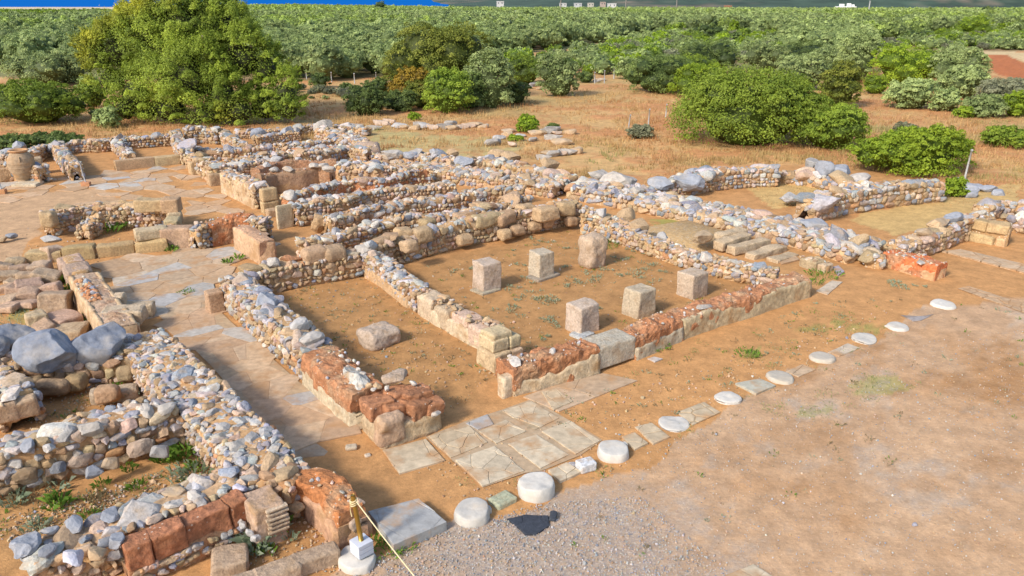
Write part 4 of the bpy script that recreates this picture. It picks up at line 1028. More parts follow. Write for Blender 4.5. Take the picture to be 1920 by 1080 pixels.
for px_, py_, a in ((312, 668, .4), (390, 735, .42), (430, 745, .34), (470, 825, .42), (448, 838, .45), (445, 855, .4), (300, 690, .35), (340, 720, .42), (500, 815, .3), (395, 775, .34), (420, 800, .3)): boulder(r, px_, py_, .82, (a * .98, a * .72, a * .5), col=(B2 if random.random() < .35 else B1) * random.uniform(.8, 1), name='capstone')
r, ln = rubble_wall("near rubble cross wall joining the broad stony wall", [(-60, 850, .85), (0, 832, .86), (70, 813, .88), (150, 790, .9), (240, 768, .9), (325, 748, .88)], t=.72, fs=.20, cs=.21, face='face_blue', top='top_blue', core=np.array([.44, .25, .115]), big=2, skip=.08)
for px_, py_, a, cc in ((125, 812, .46, B1 * .8), (168, 805, .5, B2 * .7), (276, 770, .4, B2 * .9), (312, 768, .42, B2 * .85), (55, 835, .38, B0 * 1.1), (92, 840, .3, B1), (20, 880, .55, B0 * 1.2)): boulder(r, px_, py_, .90 if py_ < 850 else .5, (a * .95, a * .72, a * .66), col=cc, name='capstone')
for px_, py_, a, cc in ((150, 862, .5, B4 * .85), (262, 838, .48, B4 * .75), (208, 870, .36, B3 * .8), (300, 848, .4, B1 * .8), (175, 884, .35, B0), (108, 875, .3, B0 * .7), (50, 890, .5, B3 * .6)): boulder(r, px_, py_, .35, (a * .92, .24, a * .68), YAW, cc, name='face_stone', tl=(0, .1))
r, ln = rubble_wall("short stubby wall at the left edge with a squared block end", [(-90, 640, .7), (-30, 690, .7), (30, 738, .72)], t=.8, fs=.22, cs=.28, face='face_blue', top='top_blue', big=2)
put_block("end_block", M_BLOCK, .42, .3, .42, at(14, 790, .25), YAW, .06, .03, (.44, .30, .19), r, z=.25, n=12); put_block("end_block", M_BLOCK, .42, .3, .40, at(50, 780, .25), YAW, .06, .03, (.42, .29, .18), r, z=.25, n=12)
r, ln = rubble_wall("nearest rubble wall with loose blue and white stones on earth", [(55, 1034, .62), (110, 1014, .64), (180, 988, .66), (260, 958, .68), (350, 926, .70), (440, 892, .72)], t=.75, fs=.18, cs=.26, face='face_tan', top='top_blue', core=np.array([.47, .30, .165]), topskip=.42)
for px_, py_, a, cc in ((47, 1020, .55, B0 * 1.1), (210, 968, .36, B0), (138, 985, .42, B0), (92, 995, .28, B0 * 1.1), (237, 955, .3, B2), (247, 962, .32, B2), (220, 1015, .36, B0), (136, 1045, .42, np.array([.46, .45, .50])), (180, 1035, .4, B3), (288, 972, .32, B4 * 1.1), (325, 925, .42, B3), (380, 910, .46, np.array([.42, .41, .43])), (365, 935, .36, B2), (330, 945, .34, B2), (430, 900, .34, B2), (452, 915, .28, np.array([.45, .42, .50])), (285, 955, .3, B2), (90, 1035, .3, B0 * .8), (195, 1018, .24, B0 * .8)): boulder(r, px_, py_, .74, (a * .98, a * .76, a * .5), col=cc, name='loose_stone')
r, ln = mud_wall("red brown mudbrick facing along the nearest rubble wall", [(235, 1060, .34), (300, 1032, .34), (380, 997, .34), (462, 962, .34)], t=.34, flecks=0, amp=.03, col=np.array([.40, .20, .10]))
for s0_, s1_ in ((.0, .20), (.205, .47), (.475, .83), (.835, 1.0)):
    P, T_, Nn, H = ln.at(np.array([(s0_ + s1_) / 2 * ln.L])); put_block("mudbrick", M_MUD, (s1_ - s0_) * ln.L * 1.045, .35, .42, P[0] + Nn[0] * ln.front * .02, math.atan2(T_[0, 1], T_[0, 0]) + random.gauss(0, .015), .035, .045, np.array([.36, .15, .075]) * random.uniform(.92, 1.08), r, (0, random.gauss(0, .02)), z=.28, n=24)
ms = MB(); n_ = 34
for zz in (.12, .26):
    s = np.sort(rng.uniform(0, ln.L, n_)); P, T_, Nn, H = ln.at(s)
    base = np.zeros((n_, 3, 3)); base[:, :2, 0] = T_; base[:, :2, 1] = Nn; base[:, 2, 2] = 1
    scatter(ms, np.c_[P + Nn * ln.front * (.36 / 2 + .01), np.full(n_, zz) + rng.normal(0, .02, n_)], np.c_[rng.uniform(.05, .11, n_), rng.uniform(.04, .07, n_), rng.uniform(.035, .06, n_)], rotmats(rng.normal(0, .1, n_), rng.normal(0, .1, n_), rng.normal(0, .2, n_), base), pick_cols('face_blue', n_))
ms.build("pebble_course", M_STONE, r)["kind"] = "stuff"
c = at(492, 930, .72)
r = thing("plastered_pier", "plastered pier with thin brick courses at the end of the nearest wall", "wall", (c[0], c[1], 0))
put_block("pier_core", M_PLASTER, .5, .62, .72, c, YAW, .05, .03, (.46, .31, .21), r, z=-.03, n=16)
for k in range(6): put_block("brick_course", M_BLOCK, .34, .10, .045, c[:2] - BX[:2] * .30 + AX[:2] * .10, YAW + random.gauss(0, .02), .015, .01, np.array([.50, .38, .26]) * random.uniform(.85, 1.1), r, z=.22 + k * .078, n=8)
for px_, py_ in ((455, 985), (468, 1000), (448, 978), (480, 1010)): boulder(r, px_, py_, .35, (.16, .12, .12), col=B1, mat=M_STONE, name='stone')
r, ln = mud_wall("curving red mudbrick wall behind the rope post", [(540, 886, .66), (582, 888, .66), (608, 898, .68), (628, 915, .68), (646, 936, .66), (658, 955, .62)], t=.5, flecks=40, amp=.08, col=np.array([.44, .175, .065]))
plaster_panel(r, ln, .58, ln.L * .35, ln.L, .62, (.48, .27, .16), side=1 if True else -1, seed=15, rag=.15); plaster_panel(r, ln, .58, ln.L * .3, ln.L, .6, (.48, .28, .17), side=-1, seed=16, rag=.15)
for px_, py_, sz, zz in ((664, 985, (.26, .14, .3), .3), (645, 1000, (.2, .15, .26), .2), (676, 942, (.14, .12, .12), .6)): boulder(r, px_, py_, zz, sz, YAW, B4 * .9, M_STONE, 'stone')
rubble_wall("crumbled earthy corner where the broad stony wall meets the red wall", [(500, 870, .75), (530, 888, .7), (560, 895, .66)], t=.6, fs=.2, cs=.22, face='tan_only', top='tan_only', core=np.array([.46, .24, .11]), coremat=M_MUD)
for lab, px_, py_, L, W, H, yw in (("square flat brown block standing apart in the bottom left", 432, 1062, .52, .5, .24, YAW - .3), ("long brown block nearest the rope post base", 590, 1062, .72, .3, .3, YAW - .1), ("middle brown block in the bottom row", 522, 1088, .66, .34, .3, YAW - .1), ("brown block cut by the bottom edge of the picture", 455, 1112, .6, .34, .28, YAW - .1)):
    o = put_block("ashlar_block", M_BLOCK, L, W, H, at(px_, py_, 0), yw, .06, .03, (.38, .27, .18), z=-.03, n=16); tag(o, lab, "stone block")

# --- stones scattered in the dry grass
grass_stones = [(785, 233), (775, 240), (794, 236), (812, 239), (845, 232), (850, 240), (868, 238), (880, 236), (893, 234), (905, 237), (830, 238), (760, 238), (948, 252), (955, 246), (975, 254), (1010, 250), (1025, 247), (1033, 243), (1045, 249), (1066, 248), (935, 258), (1000, 262), (1035, 258), (960, 270), (925, 268), (1055, 267), (1028, 287), (1040, 289), (1052, 287), (1062, 285), (1073, 284), (1018, 295), (715, 232), (730, 228), (700, 240), (748, 236), (670, 236), (1375, 90), (1385, 92), (985, 164), (1000, 160), (1010, 166), (1118, 152), (1128, 150), (1490, 227)]
first = None
for i, (px_, py_) in enumerate(grass_stones):
    big = .95 if py_ > 225 else .8
    if i < 6:
        o = boulder(None, px_, py_, .12, (big, big * .6, big * .45), random.uniform(-.4, .4), (B2 * .75, B3 * 1.05, B1, B4)[i % 4], lod=1); o.name = "field_stone"
        protos = (protos + [o]) if i else [o]
    else:
        o = random.choice(protos).copy(); COL.objects.link(o); p = at(px_, py_, .1); o.location = p; o.rotation_euler = (0, 0, random.uniform(-.6, .6)); k = random.uniform(.6, 1.25); o.scale = (k * 1.2, k, k)
    tag(o, "weathered fallen stone lying loose in the dry grass", "stone", "stones scattered in the dry grass")

# ================================================================== PILLARS, BASES, JAR, POST
def pillar(label, px, py, h, a, b, r=.045, amp=.028, col=(.45, .34, .24), plinth=None, tl=(0, 0), yw=0):
    p = at(px, py, h)
    o = thing("pillar_stump", label, "pillar", (p[0], p[1], 0), "pillar stumps of the hall", "thing")
    put_block("shaft", M_BLOCK, a, b, h + .05, p, YAW + yw, r, amp, col, o, tl, n=22, z=-.05)
    if plinth:
        for (du, dv, L, W, cc) in plinth:
            q = p[:2] + AX[:2] * du + BX[:2] * dv
            put_block("base_plate", M_BLOCK, L, W, .10, q, YAW + .1, .03, .02, cc, o, n=10, z=-.03)
    return o
pillar("square pillar stump of the back row nearest the narrow grey stone wall", 912, 489, .84, .64, .58, plinth=[(-.12, -.12, .7, .6, (.40, .34, .24))], col=(.47, .36, .27))
pillar("smooth square pillar stump in the middle of the back row on a dark base plate", 1015, 471, .78, .58, .54, plinth=[(.0, -.1, .9, .55, (.30, .25, .19))], col=(.47, .38, .27))
pillar("tallest pillar stump, rounded and crumbling at the top, end of the back row", 1112, 437, 1.05, .74, .70, r=.2, amp=.06, col=(.44, .32, .22), tl=(.03, -.02))
pillar("square pillar stump of the front row beside the grey slab block", 1092, 568, .72, .66, .62, plinth=[(-.25, -.3, .5, .45, (.40, .40, .38))], col=(.48, .37, .28))
pillar("pillar stump with a yellow lichen patch in the middle of the front row", 1199, 540, .74, .64, .60, col=(.44, .35, .24))
p = at(1206, 538, .745); o = thing if False else None
pillar("squat pillar stump at the end of the front row by the low right wall", 1300, 509, .70, .66, .62, col=(.46, .35, .25))
o = put_block('pillar_base_block', M_BLOCK, .92, .80, .46, at(712, 612, .42), YAW + .1, .16, .06, (.45, .34, .25), z=-.04, n=26); tag(o, "low worn block alone on the floor of the first sunken room", "stone block", kind="thing")

def lathe(mb, prof, c, col, seg=48, amp=.012, seed=0, sq=None):
    a = np.linspace(0, 2 * np.pi, seg, endpoint=False)
    V = np.zeros((len(prof), seg, 3))
    for i, (r_, z) in enumerate(prof):
        V[i, :, 0] = np.cos(a) * r_; V[i, :, 1] = np.sin(a) * r_; V[i, :, 2] = z
    if seed and amp > .014:
        k = 1 + .075 * fbm(np.stack([np.cos(a), np.sin(a), a * 0 + seed * 5.1], -1), 1.6, seed, 3); V[..., :2] *= k[None, :, None]
    V += vec_noise(V + seed * 7.3, 4.0, seed, 2) * amp + vec_noise(V + seed * 3.1, 1.6, seed + 4, 1) * amp * 1.5
    V = V.reshape(-1, 3); n = len(V)
    V = np.concatenate([V, [[0, 0, prof[-1][1]]]])
    T = grid_tris(len(prof), seg, True); k = (len(prof) - 1) * seg
    T = np.concatenate([T, [[k + i, k + (i + 1) % seg, n] for i in range(seg)]])
    C = np.asarray(col)[None] * (1 + .12 * fbm(V * 1.0 + seed, 3.0, seed))[:, None]
    mb.add(V + np.asarray(c), T, C)

def col_base(label, px, py, wpx, h, col=(.54, .495, .43), lug=None, seed=0, flare=1.06):
    p = at(px, py, h); r = wpx / 2 * depth(p) / F
    col = np.asarray(col) * random.uniform(.86, 1.03); prof = [(r * flare, -.05), (r * flare, h * .2), (r * (flare * .7 + .3), h * .55), (r * 1.0, h - .03), (r * .965, h - .006), (r * .9, h), (r * .6, h), (r * .3, h)]
    mb = MB(); lathe(mb, prof, (p[0], p[1], 0), col, 56, .018 + .006 * (seed % 3), seed)
    o = mb.build("column_base", M_WHITE, loc=(p[0], p[1], 0), smooth=True); tag(o, label, "column base", "round column bases of the portico", "thing")
    if lug is not None:
        q = p[:2] + np.array(lug) * r
        put_block("lug", M_WHITE, r * .55, r * .45, h * .75, q, .4, .03, .01, col, o, n=8, z=0)
    return o
col_base("white column base with a broken edge left of the small green slab", 885, 953, 64, .16, seed=1, lug=(.85, .35))
col_base("tallest white column base, drum like, behind the dark schist slab", 1005, 901, 64, .23, seed=2)
col_base("white column base with a projecting lug on its far edge", 1150, 837, 58, .17, seed=3, lug=(.75, .7))
col_base("wide flat white base at the corner of the broken slab patch", 1262, 790, 58, .06, seed=4, flare=1.0)
col_base("flat white base below the big grey green slab", 1368, 745, 49, .06, seed=5, flare=1.0)
col_base("cream base touching the big grey green slab", 1463, 703, 49, .08, (.52, .45, .355), seed=6)
col_base("ragged cream base between the pinkish slab and the broken stones", 1543, 667, 46, .07, (.50, .43, .34), seed=7)
col_base("flat white base right of the broken stones with grass behind", 1621, 634, 43, .06, seed=8, flare=1.0)
col_base("small white base with a nick in its side, second from the far end", 1683, 610, 37, .07, seed=9, lug=(-.9, .2))
col_base("last white base of the row towards the red stub", 1771, 568, 43, .08, seed=10)
col_base("broad flat white base carrying the brass rope post", 668, 1040, 73, .14, seed=11)

for lab, px_, py_, L, W, H, cc, yw in (("small greenish slab between the first two white bases", 942, 930, .40, .30, .12, (.36, .36, .24), YAW + .05), ("whitish grey stone behind the base with the lug", 1098, 864, .32, .26, .18, (.52, .51, .50), YAW - .2), ("small tan stone on the sand left of the threshold", 658, 834, .22, .15, .08, (.52, .42, .3), .2), ("little pale stone beside the small tan stone", 688, 848, .12, .1, .07, (.55, .46, .36), .5), ("small grey stone between threshold slab and whitish stone", 1072, 866, .14, .12, .08, (.34, .34, .36), .1)):
    o = put_block("loose_slab", M_STONE, L, W, H, at(px_, py_, H), yw, .035, .015, cc, z=-.02, n=12); tag(o, lab, "stone", kind="thing")

# rope post
p = at(679, 1036, .14)
post = thing("rope_post", "brass barrier post in a grey cube foot with rope knotted at its top", "post", (p[0], p[1], .14), kind="thing")
for k, (z, hh) in enumerate(((.14, .075), (.217, .075), (.294, .07))): put_block("foot_block", M_PLAIN, .255, .255, hh, p, YAW + .12, .006, .0, (.52, .53, .57), post, n=6, z=z)
def tube(mb, pts, r, col, seg=10):
    pts = np.asarray(pts, float); n = len(pts)
    t = np.gradient(pts, axis=0); t /= np.linalg.norm(t, axis=1, keepdims=True) + 1e-9
    up = np.where(np.abs(t[:, 2:3]) > .9, [[1, 0, 0]], [[0, 0, 1]]).astype(float)
    s = np.cross(t, up); s /= np.linalg.norm(s, axis=1, keepdims=True); u = np.cross(s, t)
    a = np.linspace(0, 2 * np.pi, seg, endpoint=False); rr = np.broadcast_to(np.asarray(r, float), (n,))
    V = pts[:, None] + rr[:, None, None] * (np.cos(a)[None, :, None] * s[:, None] + np.sin(a)[None, :, None] * u[:, None])
    V = V.reshape(-1, 3); m = len(V); V = np.concatenate([V, pts[:1], pts[-1:]])
    T = grid_tris(n, seg, True)
    e = [[m, i, (i + 1) % seg] for i in range(seg)] + [[m + 1, (n - 1) * seg + (i + 1) % seg, (n - 1) * seg + i] for i in range(seg)]
    mb.add(V, np.concatenate([T, e]), col)
M_BRASS = simple_mat("brass", (.33, .19, .035), .38, .5); M_BRASS.node_tree.nodes["Principled BSDF"].inputs["Metallic"].default_value = .6
top = np.array([p[0] - .07, p[1], 1.16])
mb = MB(); tube(mb, [(p[0], p[1], .36), *[np.array([p[0], p[1], .36]) * (1 - k) + top * k for k in (.3, .6, .97, 1)]], [.037, .037, .037, .037, .03], (.33, .19, .035), 20); brass_pole = mb.build("pole", M_BRASS, post, smooth=True)
a = np.linspace(0, 2 * np.pi * 3.4, 70); mb = MB()
cz = top - np.array([0, 0, .13]); tube(mb, np.stack([cz[0] + np.cos(a) * .047, cz[1] + np.sin(a) * .047, cz[2] - .05 + a * .0055 + .01 * np.sin(a)], -1), .010, (.62, .50, .27), 8)
tube(mb, [cz + np.array([-.04, -.03, 0]), cz + np.array([-.045, -.035, -.12]), cz + np.array([-.03, -.035, -.22])], .007, (.62, .50, .27), 6)
mb.build("rope_knot", M_PLAIN, brass_pole, smooth=True)
q0 = cz + np.array([.05, -.02, .03]); q1 = at(860, 1180, .82); k = np.linspace(0, 1, 40)[:, None]
pts = q0 * (1 - k) + q1 * k; pts[:, 2] -= (k * (1 - k) * .16)[:, 0]
mb = MB(); tube(mb, pts, .010, (.63, .52, .30), 8); o = mb.build("barrier_rope", M_PLAIN, loc=tuple(q0), smooth=True); tag(o, "cream rope running from the brass post out of the picture", "rope", kind="thing")

# clay jar
c = at(46, 338, .12)
jar = thing("clay_jar", "giant clay storage jar with ridged bands standing on a stone slab", "jar", (c[0], c[1], .12), kind="thing")
R_ = .54; Hj = 1.42
prof = [(.27, .12), (.29, .17)]
for i in range(46):
    f = i / 45; z = .17 + f * (Hj - .2)
    rr_ = .29 + (R_ - .29) * math.sin(min(1, f / .62) * math.pi / 2) if f < .62 else R_ - (R_ - .34) * ((f - .62) / .38) ** 1.9
    band = .016 * max(0, math.cos((f * 6 + .25) * 2 * math.pi)) ** 6
    prof.append((rr_ + band, z))
mb = MB(); lathe(mb, prof, (c[0], c[1], 0), (.34, .24, .15), 48, .008, 3); jar_body = mb.build("body", M_CLAY, jar, smooth=True)
zr = prof[-1][1]; mb = MB(); lathe(mb, [(.33, zr - .02), (.34, zr + .03), (.40, zr + .05), (.415, zr + .085), (.39, zr + .115), (.33, zr + .105), (.29, zr + .05), (.27, zr - .1)], (c[0], c[1], 0), (.44, .25, .13), 48, .004, 5); mb.build("rim", M_CLAY, jar, smooth=True)
for k in range(4):
    an = k * math.pi / 2 + .5; mb = MB(); th = np.linspace(0, math.pi, 10); rad = .46
    tube(mb, np.stack([c[0] + math.cos(an) * (rad + .07 * np.sin(th)), c[1] + math.sin(an) * (rad + .07 * np.sin(th)), 1.10 + .14 * np.cos(th)], -1), .025, (.36, .25, .15), 8); mb.build("handle", M_CLAY, jar_body, smooth=True)
o = put_block("jar_plinth", M_STONE, 1.05, .8, .16, at(52, 343, .1), .05, .03, .015, (.50, .42, .30), z=-.03, n=12); tag(o, "flat pale stone slab under the giant clay jar", "stone slab", kind="thing")
for lab, px_, py_, dx in (("thin iron stake in a brick foot on the paved court", 162, 349, -.16), ("thin iron stake in a brick foot cut by the left edge", 4, 363, -.05)):
    p = at(px_, py_, 0); st = thing("iron_stake", lab, "stake", (p[0], p[1], 0), kind="thing")
    put_block("brick_foot", M_CLAY, .36, .24, .2, p, .1, .02, .01, (.46, .22, .12), st, n=6)
    mb = MB(); tube(mb, [(p[0], p[1], .18), (p[0] + dx * .4, p[1], .6), (p[0] + dx * .6, p[1] + .02, .95), (p[0] + dx * 1.5, p[1], 1.35)], .028, (.30, .29, .29), 8); mb.build("rod", M_PLAIN, st, smooth=True)

# ================================================================== PLANTS
def leaves(lobes, n, size, c1, c2, seed, clump=1.3, flat=.55, up=.3, sink=.10, aspect=.5, droop=0.0, per=64, fill=.5, plume=.5):
    """small leaf faces spread through the outer part of overlapping rounded masses"""
    r = np.random.default_rng(seed)
    Lb = np.array(lobes, float); area = (Lb[:, 3] * Lb[:, 5] + Lb[:, 4] * Lb[:, 5] + Lb[:, 3] * Lb[:, 4])
    nc = max(10, int(n / per)); p_ = area / area.sum()
    ck = r.choice(len(Lb), nc * 2, p=p_)
    cd = r.normal(size=(nc * 2, 3)); cd /= np.linalg.norm(cd, axis=1, keepdims=True); cd[:, 2] = np.where(cd[:, 2] < -.45, -cd[:, 2], cd[:, 2])
    crad = Lb[ck, 3:]
    cc = Lb[ck, :3] + cd * crad * (1 + .16 * fbm(cd * crad + Lb[ck, :3], 1.0 / max(.25, crad.mean() * .5), seed, 2) - np.abs(r.normal(0, sink, nc * 2)))[:, None]
    ok = cc[:, 2] > .05
    for j in range(len(Lb)):
        q = (cc - Lb[j, :3]) / Lb[j, 3:]
        ok &= ~((np.einsum('ij,ij->i', q, q) < .60) & (ck != j))
    cc, cd, crad, ck = cc[ok][:nc], cd[ok][:nc], crad[ok][:nc], ck[ok][:nc]
    csz = crad.mean(1) * r.uniform(.13, .30, len(cc)); ctone = r.normal(0, .22, len(cc))
    k2 = r.integers(0, len(cc), int(n * 1.1))
    g = r.normal(size=(len(k2), 3)); g /= np.linalg.norm(g, axis=1, keepdims=True); g[:, 2] = np.abs(g[:, 2]) * .9 - .25
    axis = cd + np.array([0, 0, .55]); axis /= np.linalg.norm(axis, axis=1, keepdims=True)
    rr = r.random(len(k2)) ** .45
    P = cc[k2] + g * (csz[k2] * rr)[:, None] + axis[k2] * (csz[k2] * plume * (1 - rr) * r.uniform(-.2, 1.6, len(k2)))[:, None]
    rad = crad[k2]; d = g * .75 + cd[k2] * .6
    # thin filling between the clumps
    kf = r.choice(len(Lb), int(n * fill), p=p_); df = r.normal(size=(len(kf), 3)); df /= np.linalg.norm(df, axis=1, keepdims=True); df[:, 2] = np.where(df[:, 2] < -.55, -df[:, 2], df[:, 2])
    Pf = Lb[kf, :3] + df * Lb[kf, 3:] * r.uniform(.72, .98, (len(kf), 1))
    tone = np.concatenate([ctone[k2] + .25 * (rr - .6), r.normal(-.25, .1, len(kf))])  # leaves deep in clumps and between them coloured darker, crown shade painted in
    P = np.concatenate([P, Pf]); d = np.concatenate([d, df]); rad = np.concatenate([rad, Lb[kf, 3:]])
    keep = P[:, 2] > .02
    P, d, rad, tone = P[keep], d[keep], rad[keep], tone[keep]
    m = len(P)
    nrm = d.copy(); nrm /= np.linalg.norm(nrm, axis=1, keepdims=True)
    nrm = nrm + r.normal(0, flat, (m, 3)); nrm[:, 2] += up; nrm /= np.linalg.norm(nrm, axis=1, keepdims=True)
    t = np.cross(nrm, r.normal(size=(m, 3))); t[:, 2] -= droop; t -= nrm * np.einsum('ij,ij->i', t, nrm)[:, None]; t /= np.linalg.norm(t, axis=1, keepdims=True) + 1e-9
    b = np.cross(nrm, t)
    s = size * r.uniform(.6, 1.45, (m, 1)); w = s * aspect
    V = np.stack([P - t * s * .5, P + b * w * .5 + nrm * w * .15, P + t * s * .5, P - b * w * .5 + nrm * w * .15], 1).reshape(-1, 3)
    T = (np.array([[0, 1, 2], [0, 2, 3]])[None] + (np.arange(m) * 4)[:, None, None]).reshape(-1, 3)
    f = np.clip(.5 + .55 * fbm(P, clump, seed + 3, 2) + tone + r.normal(0, .12, m), 0, 1)[:, None]
    C = (np.asarray(c1) * (1 - f) + np.asarray(c2) * f) * r.uniform(.8, 1.2, (m, 1))
    return V, T, np.repeat(C, 4, 0)

def inner(mb, lobes, col, k=.70):  # dark masses added inside the crowns; block light and colour the interior shade
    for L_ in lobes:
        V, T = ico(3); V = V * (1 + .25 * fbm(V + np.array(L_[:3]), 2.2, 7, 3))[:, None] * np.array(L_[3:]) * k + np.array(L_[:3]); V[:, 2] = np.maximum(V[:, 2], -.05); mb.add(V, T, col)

def dome_lobes(rx, ry, H, n, seed, fr=.42, flatb=.35):
    r = random.Random(seed); out = [(0, 0, H * flatb, rx * .86, ry * .86, H * (1 - flatb) * .93)]
    for i in range(n):
        a = r.uniform(0, 2 * math.pi) if i > 3 else i * 1.57 + .6; e = r.uniform(.05, 1.1)
        f = r.uniform(.55, .72); k = fr * r.uniform(.75, 1.2)
        x, y, z = math.cos(a) * math.cos(e) * rx * f, math.sin(a) * math.cos(e) * ry * f, H * flatb + math.sin(e) * H * (1 - flatb) * f
        out.append((x, y, z, rx * k, ry * k, min(H * k * .8, rx * k)))
    return out

KIND = {  # leaf colours, leaf size, shape
    'lentisk': ((.14, .21, .02), (.33, .42, .045), .12), 'bright': ((.17, .26, .015), (.37, .47, .035), .11), 'olive': ((.205, .265, .085), (.45, .52, .195), .145),
    'dark': ((.085, .13, .03), (.22, .28, .07), .12), 'carob': ((.115, .145, .018), (.29, .30, .045), .14), 'orange': ((.20, .13, .015), (.40, .27, .03), .16), 'grey': ((.18, .185, .10), (.34, .34, .20), .12), 'tamarisk': ((.13, .18, .018), (.35, .43, .045), .14)}
_ps = [0]
def plant(name, label, cat, cx, by, wpx, hpx, kind='lentisk', n=3500, lobes=7, ryk=.8, trunk=False, group=None, fr=.42, size=None, zb=0, flat=.55):
    _ps[0] += 1; sd = 40 + _ps[0]
    p0 = at(cx, by, zb); mpp = depth(p0) / F
    rx = wpx / 2 * mpp * 1.02; ry = rx * ryk
    c = np.array([p0[0], p0[1] + ry * .85, zb]); c[0] = p0[0] * c[1] / p0[1]
    rx *= c[1] / p0[1]
    H = max(.3, z_over(by - hpx, c[1]) - zb)
    o = thing(name, label, cat, c, group, "thing")
    c1, c2, s = KIND[kind]; s = size or s
    lb = dome_lobes(rx, ry, H, lobes, sd, fr)
    V, T, C = leaves(lb, n, s, c1, c2, sd, clump=1.0, flat=flat)
    mb = MB(); mb.add(V + c, T, C)
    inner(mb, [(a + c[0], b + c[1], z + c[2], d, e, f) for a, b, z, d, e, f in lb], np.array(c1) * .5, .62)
    mb.build("crown", M_LEAF, o)
    if trunk: limbs(o, c, H, rx, sd)
    return o

def limbs(o, c, H, rx, seed, k=5, r0=None):
    r = random.Random(seed); mb = MB(); r0 = r0 or max(.06, H * .045)
    fork = c + np.array([r.gauss(0, .1), r.gauss(0, .1), H * .22])
    tube(mb, [c + np.array([0, 0, -.1]), c * .5 + fork * .5 + np.array([.05, 0, 0]), fork], [r0 * 1.3, r0, r0 * .9], (.19, .14, .10), 9)
    for i in range(k):
        a = i * 6.28 / k + r.uniform(-.4, .4); e = fork + np.array([math.cos(a) * rx * .55, math.sin(a) * rx * .5, H * r.uniform(.3, .55)])
        m = fork * .5 + e * .5 + np.array([0, 0, H * .06]); tube(mb, [fork, m, e], [r0 * .6, r0 * .42, r0 * .18], (.19, .14, .10), 7)
    mb.build("trunk", M_BARK, o, smooth=True)

# the big feathery tree
def big_tree():
    p = at(365, 238, 0); c = np.array([p[0], p[1] + 3.6, 0.0]); m = depth(c) / F
    o = thing("tamarisk_tree", "huge feathery yellow green tree spreading behind the ruins", "tree", c, kind="thing")
    r = random.Random(5); lb = []
    def L_(px, py, rpx, rz=None, dy=0.0):
        y = c[1] + dy; x = (px - 960) / F * (y * FW[1] + 3.2) ; z = z_over(py, y); rr = rpx * m * .90
        lb.append((x - c[0], dy, z, rr, rr * .85, (rz or rpx) * m))
    L_(350, 105, 115, 95, .5); L_(375, 45, 88, 52, 0); L_(300, 60, 62, 50, -.5); L_(445, 55, 60, 55, .3); L_(250, 95, 62, 52, -.6); L_(215, 105, 48, 50, -.4)
    L_(470, 110, 62, 62, -.8); L_(510, 130, 42, 50, -.5); L_(370, 150, 110, 80, -1.2); L_(270, 180, 62, 55, -1.8); L_(245, 205, 38, 36, -2.2); L_(330, 205, 60, 42, -2.4)
    L_(430, 185, 50, 58, -2.6); L_(455, 210, 48, 36, -3); L_(545, 180, 40, 50, -1.8); L_(548, 205, 38, 34, -2.0); L_(400, 215, 55, 32, -2.8); L_(230, 150, 50, 45, -.5); L_(335, 20, 50, 30, .3); L_(420, 18, 50, 30, .4); L_(500, 200, 50, 45, -1.5)
    for i in range(40):
        a, b, z, d, e, f = lb[r.randrange(0, 21)]; th = r.uniform(0, 6.28); el = r.uniform(-.3, 1.3); q = r.uniform(.22, .36)
        lb.append((a + math.cos(th) * math.cos(el) * d * .82, b + math.sin(th) * math.cos(el) * e * .82, z + math.sin(el) * f * .82, d * q * 1.3, e * q * 1.3, f * q * 1.3))
    V, T, C = leaves(lb, 200000, .118, KIND['tamarisk'][0], KIND['tamarisk'][1], 77, clump=.5, flat=.4, up=.35, sink=.12, aspect=.42, per=260, fill=.40, plume=1.5)
    k = np.clip((fbm(V, .25, 91, 2) * 1.6 + (V[:, 2] - 5.5) * .08 - (V[:, 0] + 1.5) * .06), 0, .65)[:, None]  # leaves towards top left painted lighter and yellower, as sunlit
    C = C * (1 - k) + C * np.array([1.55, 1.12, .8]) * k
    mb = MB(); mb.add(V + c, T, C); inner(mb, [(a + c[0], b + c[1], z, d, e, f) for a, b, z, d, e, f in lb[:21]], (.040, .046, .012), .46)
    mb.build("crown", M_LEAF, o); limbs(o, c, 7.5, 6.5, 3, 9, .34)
big_tree()

